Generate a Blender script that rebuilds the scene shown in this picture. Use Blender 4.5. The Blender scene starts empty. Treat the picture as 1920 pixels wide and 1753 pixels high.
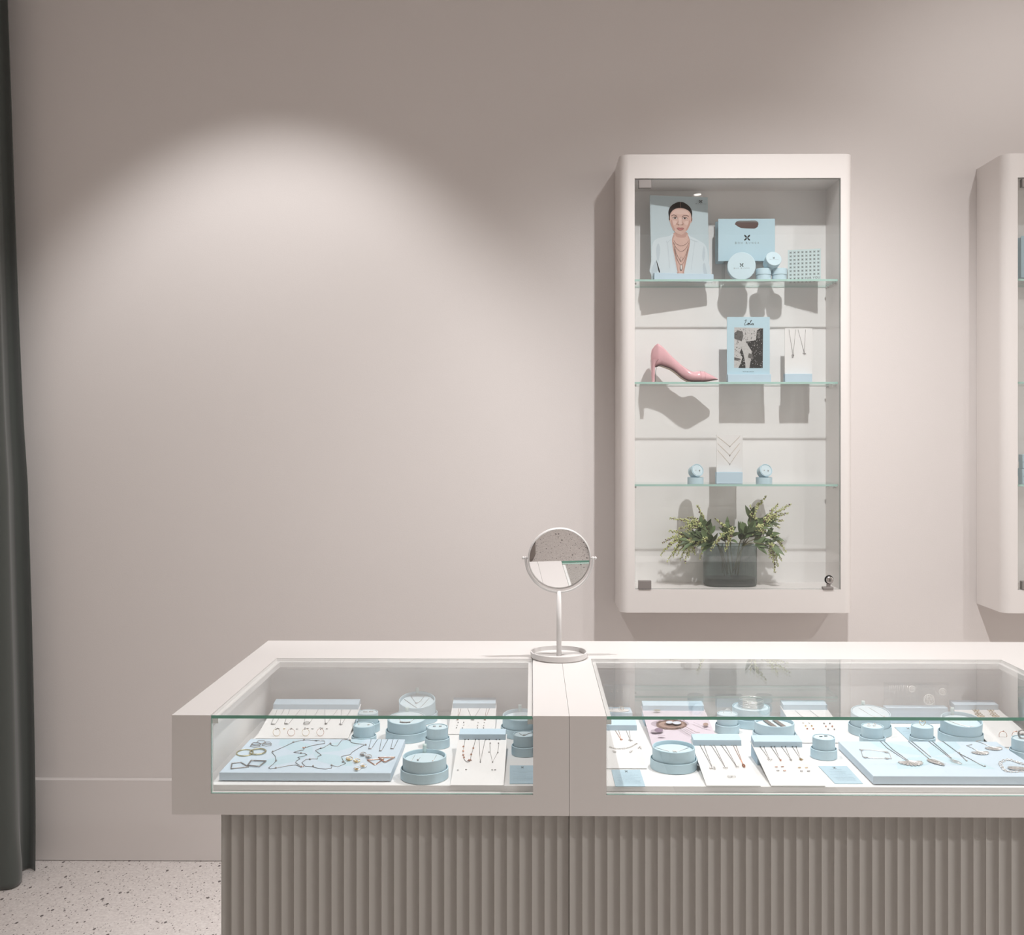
import bpy, bmesh, math, random
from math import sin, cos, pi, radians as R
from mathutils import Vector as V, Matrix
from mathutils.geometry import tessellate_polygon

SC = bpy.context.scene
COL = SC.collection

# ------------------------------------------------------------------ camera
F = 1900.0                       # focal length in pixels of the 1920 wide frame
PX0, PY0 = 978.0, 820.0          # principal point
PSI = 0.010                      # yaw to the left
EYE = V((0, 0, 1.45))
cam_d = bpy.data.cameras.new('camera')
cam_d.sensor_width = 36.0
cam_d.lens = F / 1920 * 36
cam_d.shift_x = -(PX0 - 960) / 1920
cam_d.shift_y = -(876.5 - PY0) / 1920
cam_d.clip_start = 0.02
cam = bpy.data.objects.new('camera', cam_d)
cam.location = EYE
cam.rotation_euler = (pi / 2, 0, PSI)
COL.objects.link(cam)
SC.camera = cam

SC.view_settings.view_transform = 'Standard'
SC.view_settings.look = 'None'
SC.view_settings.gamma = 1
SC.view_settings.use_curve_mapping = False
SC.view_settings.exposure = 0.0

# ------------------------------------------------------------------ world: added ambient fill for the unseen open room, stronger from the right
W = bpy.data.worlds.new('world')
SC.world = W
W.use_nodes = True
_nt = W.node_tree; _bg = _nt.nodes['Background']
_bg.inputs[0].default_value = (1.0, 0.92, 0.85, 1)
_tc = _nt.nodes.new('ShaderNodeTexCoord'); _sx = _nt.nodes.new('ShaderNodeSeparateXYZ')
_mr = _nt.nodes.new('ShaderNodeMapRange')      # grades the added fill, brighter towards the right
_mr.interpolation_type = 'SMOOTHSTEP'
_mr.inputs['From Min'].default_value = -0.1; _mr.inputs['From Max'].default_value = 1.0
_mr.inputs['To Min'].default_value = 0.30; _mr.inputs['To Max'].default_value = 1.28
_nt.links.new(_tc.outputs['Generated'], _sx.inputs[0]); _nt.links.new(_sx.outputs['X'], _mr.inputs['Value'])
_nt.links.new(_mr.outputs[0], _bg.inputs[1])

def spot(name, loc, aim, power, half, blend, rad=0.022, color=(1.0, 0.985, 0.978)):
    d = bpy.data.lights.new(name, 'SPOT')
    d.energy = power; d.spot_size = 2 * R(half); d.spot_blend = blend
    d.shadow_soft_size = rad; d.color = color
    o = bpy.data.objects.new(name, d)
    o.location = loc
    o.rotation_euler = (V(aim) - V(loc)).to_track_quat('-Z', 'Y').to_euler()
    COL.objects.link(o)
    return o
YW = 3.468
ZC = 3.08
SPOTS = [  # location, aim, power, half angle, blend
    ((-0.88, 2.19, 3.05), (-0.88, YW, 1.30), 71, 34, 0.62),
    ((0.75, 2.19, 3.05), (0.75, YW, 0.25), 60, 49, 1.0),
    ((1.69, 2.19, 3.05), (1.72, YW, 2.2), 20, 42, 0.85),
    ((-0.25, 2.05, 3.05), (-0.20, 2.05, 0.9), 112, 33, 0.8),
    ((1.35, 2.05, 3.05), (1.35, 2.05, 0.9), 24, 33, 0.8),
    ((2.40, 0.03, 3.05), (2.20, 0.6, 0.9), 180, 62, 0.9),  # added unseen lamp, brightens the right part of the counter front
    ((1.10, -0.17, 3.05), (1.10, 0.2, 0.9), 8, 60, 0.9),
    ((0.75, 2.19, 3.05), (0.75, 2.50, 0.0), 104, 58, 1.0),     # wide spill of the second lamp
]
for i, (a, b, p, h, bl) in enumerate(SPOTS):
    spot('spotlight_beam', a, b, p, h, bl, 0.05 if p > 150 else 0.022)

# ------------------------------------------------------------------ picture helpers
FW = V((-sin(PSI), cos(PSI), 0)); RT = V((cos(PSI), sin(PSI), 0))
def ray(px, py):
    return FW + RT * ((px - PX0) / F) + V((0, 0, (PY0 - py) / F))
def at(px, py, y):
    d = ray(px, py); return EYE + d * (y / d.y)
def atz(px, py, z):
    d = ray(px, py); return EYE + d * ((z - EYE.z) / d.z)
def onplane(px, py, p0, n):
    d = ray(px, py); return EYE + d * ((p0 - EYE).dot(n) / d.dot(n))

# ------------------------------------------------------------------ materials
MATS = {}
def principled(name, col, rough=0.6, metal=0.0, spec=0.5, bump=0.0, bscale=200.0, coat=0.0, vary=0.0, vscale=8.0, sheen=0.0):
    if name in MATS: return MATS[name]
    m = bpy.data.materials.new(name); m.use_nodes = True
    nt = m.node_tree; b = nt.nodes['Principled BSDF']
    b.inputs['Base Color'].default_value = (*col, 1)
    b.inputs['Roughness'].default_value = rough
    b.inputs['Metallic'].default_value = metal
    b.inputs['Specular IOR Level'].default_value = spec
    if sheen:
        b.inputs['Sheen Weight'].default_value = sheen
    if coat:
        b.inputs['Coat Weight'].default_value = coat
        b.inputs['Coat Roughness'].default_value = 0.12
    tc = nt.nodes.new('ShaderNodeTexCoord')
    if bump:
        n = nt.nodes.new('ShaderNodeTexNoise'); n.inputs['Scale'].default_value = bscale
        n.inputs['Detail'].default_value = 3
        bp = nt.nodes.new('ShaderNodeBump'); bp.inputs['Strength'].default_value = bump
        bp.inputs['Distance'].default_value = 0.002
        nt.links.new(tc.outputs['Object'], n.inputs['Vector'])
        nt.links.new(n.outputs['Fac'], bp.inputs['Height'])
        nt.links.new(bp.outputs['Normal'], b.inputs['Normal'])
    if vary:
        n = nt.nodes.new('ShaderNodeTexNoise'); n.inputs['Scale'].default_value = vscale
        n.inputs['Detail'].default_value = 4
        mx = nt.nodes.new('ShaderNodeMix'); mx.data_type = 'RGBA'
        mx.inputs[6].default_value = (*[c * (1 - vary) for c in col], 1)
        mx.inputs[7].default_value = (*[min(1, c * (1 + vary)) for c in col], 1)
        nt.links.new(tc.outputs['Object'], n.inputs['Vector'])
        nt.links.new(n.outputs['Fac'], mx.inputs[0])
        nt.links.new(mx.outputs[2], b.inputs['Base Color'])
    MATS[name] = m
    return m

def glass(name, tint, f0=0.04, gloss=(1, 1, 1), rough=0.0, diffuse=None, dfac=0.0):
    m = bpy.data.materials.new(name); m.use_nodes = True
    nt = m.node_tree; nt.nodes.clear(); L = nt.links.new
    out = nt.nodes.new('ShaderNodeOutputMaterial')
    geo = nt.nodes.new('ShaderNodeNewGeometry')
    dot = nt.nodes.new('ShaderNodeVectorMath'); dot.operation = 'DOT_PRODUCT'
    L(geo.outputs['Incoming'], dot.inputs[0]); L(geo.outputs['Normal'], dot.inputs[1])
    def mt(op, a, b=None):
        n = nt.nodes.new('ShaderNodeMath'); n.operation = op
        for k, v in enumerate((a, b)):
            if v is None: continue
            if isinstance(v, (int, float)): n.inputs[k].default_value = v
            else: L(v, n.inputs[k])
        return n.outputs[0]
    c = mt('ABSOLUTE', dot.outputs['Value'])
    s = mt('POWER', mt('SUBTRACT', 1.0, c), 5.0)
    f = mt('ADD', mt('MULTIPLY', s, 1 - f0), f0)
    tr = nt.nodes.new('ShaderNodeBsdfTransparent'); tr.inputs[0].default_value = (*tint, 1)
    gl = nt.nodes.new('ShaderNodeBsdfGlossy'); gl.inputs['Color'].default_value = (*gloss, 1)
    gl.inputs['Roughness'].default_value = rough
    body = tr.outputs[0]
    if diffuse:
        df = nt.nodes.new('ShaderNodeBsdfDiffuse'); df.inputs[0].default_value = (*diffuse, 1)
        mx0 = nt.nodes.new('ShaderNodeMixShader'); mx0.inputs[0].default_value = dfac
        L(tr.outputs[0], mx0.inputs[1]); L(df.outputs[0], mx0.inputs[2]); body = mx0.outputs[0]
    mx = nt.nodes.new('ShaderNodeMixShader')
    L(f, mx.inputs[0]); L(body, mx.inputs[1]); L(gl.outputs[0], mx.inputs[2])
    L(mx.outputs[0], out.inputs['Surface'])
    return m

WALL = principled('wall_paint', (0.735, 0.695, 0.678), 0.75, bump=0.12, bscale=260, vary=0.012, vscale=1.4, spec=0.2)
SKIRT = principled('skirting_paint', (0.735, 0.695, 0.678), 0.5, spec=0.3, bump=0.03, bscale=120)
CEIL = principled('ceiling_paint', (0.60, 0.56, 0.54), 0.9, bump=0.05, bscale=200)
CAB = principled('cabinet_lacquer', (0.80, 0.765, 0.745), 0.38, spec=0.4, bump=0.015, bscale=60)
CABIN = principled('cabinet_liner', (0.88, 0.87, 0.86), 0.45, spec=0.35, bump=0.01, bscale=60)
CNT = principled('counter_lacquer', (0.64, 0.615, 0.60), 0.4, spec=0.4, bump=0.012, bscale=90)
DECK = principled('case_deck_white', (0.86, 0.85, 0.84), 0.45, spec=0.3, bump=0.01, bscale=90)
FLUTE = principled('fluted_cladding', (0.42, 0.402, 0.378), 0.45, spec=0.35, bump=0.02, bscale=150)
BLUE = principled('box_blue_paper', (0.56, 0.725, 0.80), 0.7, spec=0.2, bump=0.25, bscale=900)
BLUEC = principled('cushion_blue', (0.62, 0.74, 0.79), 0.85, spec=0.1, bump=0.1, bscale=1200)
BAR = principled('display_blue_card', (0.54, 0.68, 0.78), 0.6, spec=0.25, bump=0.05, bscale=500)
TRAY = principled('tray_blue_card', (0.62, 0.73, 0.82), 0.55, spec=0.25, bump=0.03, bscale=500)
TRAYP = principled('tray_print', (0.55, 0.71, 0.78), 0.55, spec=0.25)
CARD = principled('info_card_blue', (0.46, 0.60, 0.68), 0.6, spec=0.2)
INK = principled('card_ink', (0.30, 0.42, 0.50), 0.6)
WHITE = principled('board_white', (0.80, 0.79, 0.78), 0.5, spec=0.25, bump=0.02, bscale=400)
BLACK = principled('print_black', (0.015, 0.014, 0.014), 0.6, spec=0.15)
GREYT = principled('print_grey', (0.16, 0.19, 0.20), 0.6)
SILVER = principled('silver', (0.84, 0.81, 0.79), 0.3, metal=0.75, vary=0.2, vscale=600)
DSILVER = principled('oxidised_silver', (0.40, 0.38, 0.37), 0.35, metal=0.8, vary=0.3, vscale=600)
GOLD = principled('gold', (0.78, 0.58, 0.32), 0.25, metal=1, vary=0.2, vscale=600)
ROSE = principled('rose_gold', (0.70, 0.40, 0.30), 0.25, metal=1, vary=0.2, vscale=600)
PEARL = principled('pearl', (0.85, 0.83, 0.80), 0.25, coat=0.5)
RIBBON = principled('ribbon_pale', (0.62, 0.76, 0.74), 0.5, sheen=0.3)
STEEL = principled('brushed_steel', (0.30, 0.275, 0.265), 0.5, metal=0.3, bump=0.05, bscale=400)
CHROME = principled('chrome', (0.7, 0.69, 0.68), 0.12, metal=1)
MWHITE = principled('mirror_white_enamel', (0.64, 0.62, 0.61), 0.35, spec=0.45)
PINK = principled('pink_leather', (0.84, 0.49, 0.53), 0.28, spec=0.5, coat=0.35, bump=0.02, bscale=500)
LINING = principled('shoe_lining', (0.62, 0.50, 0.40), 0.6)
SOLE = principled('shoe_sole', (0.05, 0.03, 0.03), 0.5)
CURT = principled('velvet_green_grey', (0.084, 0.092, 0.086), 0.75, spec=0.15, sheen=0.4, bump=0.15, bscale=700)
LEAF = principled('leaf_green', (0.08, 0.11, 0.05), 0.45, spec=0.35, vary=0.35, vscale=40)
LEAFL = principled('leaf_sage', (0.14, 0.20, 0.09), 0.5, spec=0.3, vary=0.3, vscale=40)
STEM = principled('stem_brown_green', (0.16, 0.15, 0.07), 0.7)
BUD = principled('blossom_pale_green', (0.60, 0.63, 0.30), 0.6, vary=0.35, vscale=120)
BUDP = principled('bud_purple', (0.17, 0.09, 0.09), 0.6, vary=0.3, vscale=120)
EARTH = principled('vase_sediment', (0.10, 0.075, 0.055), 0.7)
GLASS = glass('pane_glass', (0.981, 0.985, 0.983))
GEDGE = principled('glass_edge_green', (0.13, 0.33, 0.25), 0.15, spec=0.6)
GEDGE2 = principled('glass_edge_pale', (0.42, 0.62, 0.56), 0.15, spec=0.6)
GEDGE3 = principled('glass_edge_grey', (0.28, 0.30, 0.28), 0.2, spec=0.5)
ACRYL = glass('acrylic', (0.93, 0.94, 0.94), f0=0.05)
VGLASS = glass('vase_glass', (0.58, 0.64, 0.63), f0=0.05, diffuse=(0.34, 0.38, 0.37), dfac=0.22)
VWATER = glass('vase_water', (0.55, 0.50, 0.46), f0=0.03, diffuse=(0.12, 0.09, 0.07), dfac=0.35)
MIRROR = principled('mirror_silvering', (0.86, 0.85, 0.85), 0.0, metal=1)

def terrazzo():
    m = bpy.data.materials.new('terrazzo'); m.use_nodes = True
    nt = m.node_tree; L = nt.links.new; b = nt.nodes['Principled BSDF']
    b.inputs['Roughness'].default_value = 0.5
    tc = nt.nodes.new('ShaderNodeTexCoord')
    col = None
    base = nt.nodes.new('ShaderNodeTexNoise'); base.inputs['Scale'].default_value = 140
    base.inputs['Detail'].default_value = 4
    r0 = nt.nodes.new('ShaderNodeValToRGB')
    r0.color_ramp.elements[0].position = 0.35; r0.color_ramp.elements[0].color = (0.68, 0.63, 0.61, 1)
    r0.color_ramp.elements[1].position = 0.65; r0.color_ramp.elements[1].color = (0.82, 0.775, 0.75, 1)
    L(tc.outputs['Object'], base.inputs['Vector']); L(base.outputs['Fac'], r0.inputs[0])
    col = r0.outputs[0]
    for sc, thr, c, sel in ((42, 0.19, (0.15, 0.13, 0.125, 1), 0.72), (85, 0.21, (0.22, 0.19, 0.18, 1), 0.62), (130, 0.22, (0.34, 0.30, 0.29, 1), 0.6)):
        mp = nt.nodes.new('ShaderNodeMapping'); mp.inputs['Scale'].default_value = (1.0, 0.6, 1)
        mp.inputs['Rotation'].default_value = (0, 0, 0.4 + sc)
        v = nt.nodes.new('ShaderNodeTexVoronoi'); v.inputs['Scale'].default_value = sc
        L(tc.outputs['Object'], mp.inputs[0]); L(mp.outputs[0], v.inputs['Vector'])
        lt = nt.nodes.new('ShaderNodeMath'); lt.operation = 'LESS_THAN'; lt.inputs[1].default_value = thr
        L(v.outputs['Distance'], lt.inputs[0])
        sp = nt.nodes.new('ShaderNodeSeparateColor'); L(v.outputs['Color'], sp.inputs[0])
        g = nt.nodes.new('ShaderNodeMath'); g.operation = 'GREATER_THAN'; g.inputs[1].default_value = sel
        L(sp.outputs[0], g.inputs[0])
        mu = nt.nodes.new('ShaderNodeMath'); mu.operation = 'MULTIPLY'
        L(lt.outputs[0], mu.inputs[0]); L(g.outputs[0], mu.inputs[1])
        mx = nt.nodes.new('ShaderNodeMix'); mx.data_type = 'RGBA'
        L(mu.outputs[0], mx.inputs[0]); L(col, mx.inputs[6]); mx.inputs[7].default_value = c
        col = mx.outputs[2]
    L(col, b.inputs['Base Color'])
    return m
TERR = terrazzo()
def emit(name, col, s):
    m = bpy.data.materials.new(name); m.use_nodes = True
    b = m.node_tree.nodes['Principled BSDF']
    b.inputs['Base Color'].default_value = (0.8, 0.8, 0.8, 1)
    b.inputs['Emission Color'].default_value = (*col, 1); b.inputs['Emission Strength'].default_value = s
    return m
LAMP = emit('lamp_lens', (1, 0.95, 0.9), 12)

# ------------------------------------------------------------------ mesh kit
class MB:
    def __init__(s, *mats):
        s.v = []; s.f = []; s.mi = []; s.sm = []; s.mats = list(mats)
    def add(s, vs, fs, mi=0, smooth=False):
        o = len(s.v); s.v += [V(p) for p in vs]
        for f in fs:
            s.f.append([i + o for i in f]); s.mi.append(mi); s.sm.append(smooth)
        return s
    def box(s, a, b, mi=0, face_mi=None):
        (x0, y0, z0), (x1, y1, z1) = a, b
        vs = [(x0, y0, z0), (x1, y0, z0), (x1, y1, z0), (x0, y1, z0), (x0, y0, z1), (x1, y0, z1), (x1, y1, z1), (x0, y1, z1)]
        fs = dict(bot=(0, 3, 2, 1), top=(4, 5, 6, 7), front=(0, 1, 5, 4), right=(1, 2, 6, 5), back=(2, 3, 7, 6), left=(3, 0, 4, 7))
        for k, f in fs.items():
            s.add([vs[i] for i in f], [(0, 1, 2, 3)], (face_mi or {}).get(k, mi))
        return s
    def rbox(s, a, b, r=0.0015, seg=2, mi=0, M=None):
        bm = bmesh.new()
        bmesh.ops.create_cube(bm, size=1)
        a, b = V(a), V(b)
        for v in bm.verts:
            v.co = V([(a[i] + b[i]) / 2 + v.co[i] * (b[i] - a[i]) for i in range(3)])
        bmesh.ops.bevel(bm, geom=bm.edges[:], offset=r, segments=seg, affect='EDGES', profile=0.5)
        s.bm(bm, mi, M)
        return s
    def bm(s, bm, mi=0, M=None, smooth=False):
        bm.verts.index_update()
        s.add([(M @ v.co) if M else v.co.copy() for v in bm.verts], [[v.index for v in f.verts] for f in bm.faces], mi, smooth)
        bm.free()
    def hexa(s, p, mi=0):
        # p: 8 points, bottom 4 ccw then top 4
        s.add(p, [(0, 3, 2, 1), (4, 5, 6, 7), (0, 1, 5, 4), (1, 2, 6, 5), (2, 3, 7, 6), (3, 0, 4, 7)], mi)
        return s
    def tube(s, pts, r, n=6, mi=0, closed=False, r2=None, cap=True):
        pts = [V(p) for p in pts]; m = len(pts)
        if m < 2: return s
        rings = []; up = None
        for i, p in enumerate(pts):
            if closed: t = pts[(i + 1) % m] - pts[i - 1]
            else: t = pts[min(i + 1, m - 1)] - pts[max(i - 1, 0)]
            if t.length < 1e-9: t = V((0, 0, 1))
            t.normalize()
            if up is None:
                up = V((0, 0, 1)) if abs(t.z) < 0.9 else V((1, 0, 0))
            a = t.cross(up)
            if a.length < 1e-6: a = t.cross(V((0, 1, 0)))
            a.normalize(); b = a.cross(t).normalized(); up = b
            rr = r if r2 is None else r + (r2 - r) * i / (m - 1)
            rings.append([p + (a * cos(2 * pi * k / n) + b * sin(2 * pi * k / n)) * rr for k in range(n)])
        vs = [q for g in rings for q in g]; fs = []
        for i in range(m if closed else m - 1):
            j = (i + 1) % m
            for k in range(n):
                k2 = (k + 1) % n
                fs.append((i * n + k, i * n + k2, j * n + k2, j * n + k))
        if not closed and cap:
            fs.append(tuple(range(n - 1, -1, -1))); fs.append(tuple((m - 1) * n + k for k in range(n)))
        s.add(vs, fs, mi, True)
        return s
    def ball(s, c, r, sub=1, mi=0, sc=(1, 1, 1)):
        bm = bmesh.new(); bmesh.ops.create_icosphere(bm, subdivisions=sub, radius=1)
        M = Matrix.Translation(V(c)) @ Matrix.Diagonal((r * sc[0], r * sc[1], r * sc[2], 1))
        s.bm(bm, mi, M, True); return s
    def lathe(s, prof, n=48, M=None, mi=0, smooth=True):
        # prof: (radius, z); sharp corners are kept by splitting every segment
        M = M or Matrix()
        for (r0, z0), (r1, z1) in zip(prof, prof[1:]):
            vs = []; fs = []
            for k in range(n):
                a = 2 * pi * k / n
                vs.append(M @ V((r0 * cos(a), r0 * sin(a), z0))); vs.append(M @ V((r1 * cos(a), r1 * sin(a), z1)))
            for k in range(n):
                j = (k + 1) % n
                if r0 < 1e-7: fs.append((2 * k, 2 * j + 1, 2 * k + 1))
                elif r1 < 1e-7: fs.append((2 * k, 2 * j, 2 * k + 1))
                else: fs.append((2 * k, 2 * j, 2 * j + 1, 2 * k + 1))
            s.add(vs, fs, mi, smooth)
        return s
    def poly(s, pts3, mi=0):
        pts3 = [V(p) for p in pts3]
        tr = tessellate_polygon([pts3])
        s.add(pts3, [tuple(t) for t in tr], mi); return s
    def build(s, name, mats=None, parent=None, keep_origin=False):
        mats = mats or s.mats
        if not isinstance(mats, (list, tuple)): mats = [mats]
        me = bpy.data.meshes.new(name)
        if parent is not None: off = ORG[parent.name]
        else:
            xs = [p.x for p in s.v]; ys = [p.y for p in s.v]; zs = [p.z for p in s.v]
            off = V(((min(xs) + max(xs)) / 2, (min(ys) + max(ys)) / 2, min(zs)))
        me.from_pydata([tuple(p - off) for p in s.v], [], s.f)
        for m in mats: me.materials.append(m)
        me.polygons.foreach_set('material_index', s.mi)
        me.polygons.foreach_set('use_smooth', s.sm)
        me.update()
        o = bpy.data.objects.new(name, me); COL.objects.link(o)
        if parent is not None: o.parent = parent
        else: o.location = off
        ORG[o.name] = V(off)
        return o
ORG = {}
def thing(name, loc, label, cat, group=None):
    o = bpy.data.objects.new(name, None); COL.objects.link(o)
    o.empty_display_size = 0.02
    o.location = loc; ORG[o.name] = V(loc)
    o['label'] = label; o['category'] = cat
    if group: o['group'] = group
    return o
def tag(o, label, cat, group=None, kind=None):
    o['label'] = label; o['category'] = cat
    if group: o['group'] = group
    if kind: o['kind'] = kind
    return o
def struct(o, label=None):
    o['kind'] = 'structure'
    if label: o['label'] = label
    return o

def smooth_closed(pts, k=4):
    out = []; n = len(pts)
    for i in range(n):
        p0, p1, p2, p3 = [V(pts[(i + j - 1) % n]) for j in range(4)]
        for q in range(k):
            t = q / k
            out.append(0.5 * ((2 * p1) + (-p0 + p2) * t + (2 * p0 - 5 * p1 + 4 * p2 - p3) * t * t + (-p0 + 3 * p1 - 3 * p2 + p3) * t ** 3))
    return out
def smooth_open(pts, k=4):
    pts = [V(p) for p in pts]; out = []; n = len(pts)
    for i in range(n - 1):
        p0 = pts[max(i - 1, 0)]; p1 = pts[i]; p2 = pts[i + 1]; p3 = pts[min(i + 2, n - 1)]
        for q in range(k):
            t = q / k
            out.append(0.5 * ((2 * p1) + (-p0 + p2) * t + (2 * p0 - 5 * p1 + 4 * p2 - p3) * t * t + (-p0 + 3 * p1 - 3 * p2 + p3) * t ** 3))
    out.append(pts[-1]); return out

class Sheet:
    """flat printed surface: (u, v) with layer height along the normal"""
    def __init__(s, fn, n, step=0.00012):
        s.fn = fn; s.n = V(n).normalized(); s.k = 0; s.step = step
    def P(s, u, v): return s.fn(u, v) + s.n * (s.step * (s.k + 1))
    def fill(s, mb, pts, mi, sm=0):
        if sm: pts = [tuple(p) for p in smooth_closed([(a, b, 0) for a, b in pts], sm)]
        mb.poly([s.P(p[0], p[1]) for p in pts], mi); s.k += 1
    def ell(s, mb, cx, cy, rx, ry, mi, n=20, rot=0):
        pts = []
        for k in range(n):
            a = 2 * pi * k / n; x, y = rx * cos(a), ry * sin(a)
            pts.append((cx + x * cos(rot) - y * sin(rot), cy + x * sin(rot) + y * cos(rot)))
        s.fill(mb, pts, mi)
    def line(s, mb, pts, w, mi, sm=0):
        if sm: pts = [(p.x, p.y) for p in smooth_open([(a, b, 0) for a, b in pts], sm)]
        L_, R_ = [], []
        for i, p in enumerate(pts):
            a = pts[max(i - 1, 0)]; b = pts[min(i + 1, len(pts) - 1)]
            dx, dy = b[0] - a[0], b[1] - a[1]; l = math.hypot(dx, dy) or 1
            L_.append((p[0] - dy / l * w / 2, p[1] + dx / l * w / 2)); R_.append((p[0] + dy / l * w / 2, p[1] - dx / l * w / 2))
        vs = [s.P(*q) for q in L_] + [s.P(*q) for q in R_]; n = len(pts)
        mb.add(vs, [(i, i + 1, n + i + 1, n + i) for i in range(n - 1)], mi); s.k += 1
    def text(s, mb, txt, cx, cy, size, mi, flip=1, spacing=1.0, sx=1.0):
        cu = bpy.data.curves.new('t', 'FONT'); cu.body = txt; cu.size = size
        cu.align_x = 'CENTER'; cu.align_y = 'CENTER'; cu.space_character = spacing
        cu.resolution_u = 2
        ob = bpy.data.objects.new('t', cu); COL.objects.link(ob)
        dg = bpy.context.evaluated_depsgraph_get()
        me = bpy.data.meshes.new_from_object(ob.evaluated_get(dg))
        mb.add([s.P(cx + v.co.x * sx, cy + flip * v.co.y) for v in me.vertices], [tuple(p.vertices) for p in me.polygons], mi)
        bpy.data.objects.remove(ob); bpy.data.curves.remove(cu); bpy.data.meshes.remove(me); s.k += 1
    def brand(s, mb, cx, cy, size, mi, flip=1):
        pitch = size * 0.98; x = cx - pitch * 3.9
        for i, ch in enumerate('BOH RUNGA'):
            if ch != ' ':
                k = s.k
                s.text(mb, ch, x, cy, size * (1.12 if ch in 'BR' else 0.88), mi, flip, 1.0, 0.95); s.k = k
            x += pitch * (0.75 if ch == ' ' else 1)
        s.k += 1
    def emblem(s, mb, cx, cy, w, mi, flip=1):
        # four petals crossing: two taller above, two shorter below; y up when flip=1
        for sx in (-1, 1):
            for (tx, ty, wd) in ((0.46, 0.50, 0.13), (0.48, -0.40, 0.12)):
                t = V((sx * tx, ty)); n = V((-t.y, t.x)).normalized() * wd
                pts = [V((0, 0)), t * 0.35 + n, t * 0.75 + n * 0.9, t, t * 0.75 - n * 0.9, t * 0.35 - n]
                mb.poly([s.P(cx + p.x * w, cy + flip * p.y * w) for p in pts], mi)
        s.k += 1

# ------------------------------------------------------------------ room
XL, XR, YB0 = -2.45, 3.6, -1.6
struct(MB(TERR).box((XL, YB0 - 3.5, -0.06), (XR + 2.5, YW + 0.1, 0.0)).build('floor'))
struct(MB(WALL).box((XL, YW, 0.0), (XR, YW + 0.1, ZC)).build('wall_back'))
struct(MB(WALL).box((XL - 0.1, YB0, 0.0), (XL, YW + 0.1, ZC)).build('wall_left'))
struct(MB(CEIL).box((XL - 0.1, YB0, ZC), (XR, YW + 0.1, ZC + 0.1)).build('ceiling'))
zs = at(250, 1458, YW).z
b = MB(SKIRT)
sy = YW - 0.014
prof = [(YW - 0.0005, 0.0025), (sy, 0.0025), (sy, zs - 0.005), (sy + 0.006, zs), (YW - 0.0005, zs)]
vs = [(XL, y, z) for y, z in prof] + [(XR, y, z) for y, z in prof]
k = len(prof)
b.add(vs, [(i, i + 1, k + i + 1, k + i) for i in range(k - 1)] + [tuple(range(k)), tuple(range(2 * k - 1, k - 1, -1))])
struct(b.build('baseboard_back'))

# downlight fixtures
def fixture(loc, aim, label):
    L0 = V(loc)
    t = thing('ceiling_spotlight', (L0.x, L0.y, ZC - 0.001), label, 'spotlight', 'ceiling spotlights above the counter')
    MB(MWHITE).lathe([(0.0, 0.0), (0.055, 0.0), (0.055, -0.006), (0.045, -0.009), (0.03, -0.009)], 32, Matrix.Translation((L0.x, L0.y, ZC - 0.001))).build('trim_ring', None, t)
    q = (V(aim) - L0).to_track_quat('-Z', 'Y').to_matrix().to_4x4()
    M = Matrix.Translation(L0) @ q
    MB(MWHITE).lathe([(0.0, 0.022), (0.03, 0.022), (0.036, 0.014), (0.036, 0.004), (0.033, 0.004), (0.031, 0.012), (0.025, 0.012)], 32, M).build('lamp_housing', None, t)
    MB(LAMP).lathe([(0.025, 0.012), (0.0, 0.012)], 24, M).build('lens', None, t)
names = ['leftmost white ceiling spotlight aimed at the bare wall', 'white ceiling spotlight aimed at the glazed wall cabinet',
         'white ceiling spotlight aimed at the cut-off right wall cabinet', 'white ceiling spotlight over the left counter case',
         'white ceiling spotlight over the right part of the counter', 'added white ceiling spotlight, unseen, brightening the counter front from the right', 'white ceiling spotlight out in the shop, reflected in the cabinet door']
for (a, bb, p, h, bl), nm in zip(SPOTS[:7], names):
    fixture(a, bb, nm)

# ------------------------------------------------------------------ curtain
def curtain():
    # fold profile: (distance back from the free edge, y), repeated every 0.16 m
    base = [(0.000, 3.372), (0.012, 3.382), (0.030, 3.388), (0.044, 3.376), (0.046, 3.352), (0.038, 3.320), (0.034, 3.290), (0.044, 3.266), (0.070, 3.258), (0.100, 3.266), (0.125, 3.300), (0.140, 3.345)]
    prof = []
    for rep in range(5):
        for d, y in base: prof.append((d + 0.158 * rep, y + 0.006 * sin(rep * 2.1), 1.0 if 3.24 < y < 3.33 else 0.0))
    P = smooth_open([(a, b_, c_) for a, b_, c_ in prof], 4)
    nu, nv = len(P), 70; mb = MB(CURT); vs = []; z1 = ZC - 0.02
    for j in range(nv + 1):
        v = j / nv; z = 0.004 + (z1 - 0.004) * v ** 1.25
        xe = -1.657 - 0.026 * min(1, z / 1.5) - 0.068 * max(0, (z - 1.3) / 1.7)
        fl = math.exp(-(z / 0.13) ** 1.5); low = math.exp(-z / 0.9)
        for i, p in enumerate(P):
            d, y, fr = p.x, p.y, max(0, min(1, p.z))
            k = 0.62 + 0.38 * low                         # shallower folds higher up
            yy = 3.33 + (y - 3.33) * k - 0.030 * fl * fr - 0.008 * fl + 0.004 * sin(z * 3 + d * 30)
            x = xe - d * (0.90 + 0.10 * low) + fr * (0.030 * fl) - fr * 0.006 * (1 - low) + 0.003 * sin(z * 2.2 + d * 20)
            if fr and z < 0.5: x += 0.005 * sin(z * 25) * fl
            vs.append((x, yy, z))
    mb.add(vs, [(j * nu + i, (j + 1) * nu + i, (j + 1) * nu + i + 1, j * nu + i + 1) for j in range(nv) for i in range(nu - 1)], 0, True)
    o = mb.build('velvet_curtain')
    sd = o.modifiers.new('thick', 'SOLIDIFY'); sd.thickness = 0.003; sd.offset = 0
    tag(o, 'dark grey-green velvet curtain hanging in folds at the left edge', 'curtain')
curtain()

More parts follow.
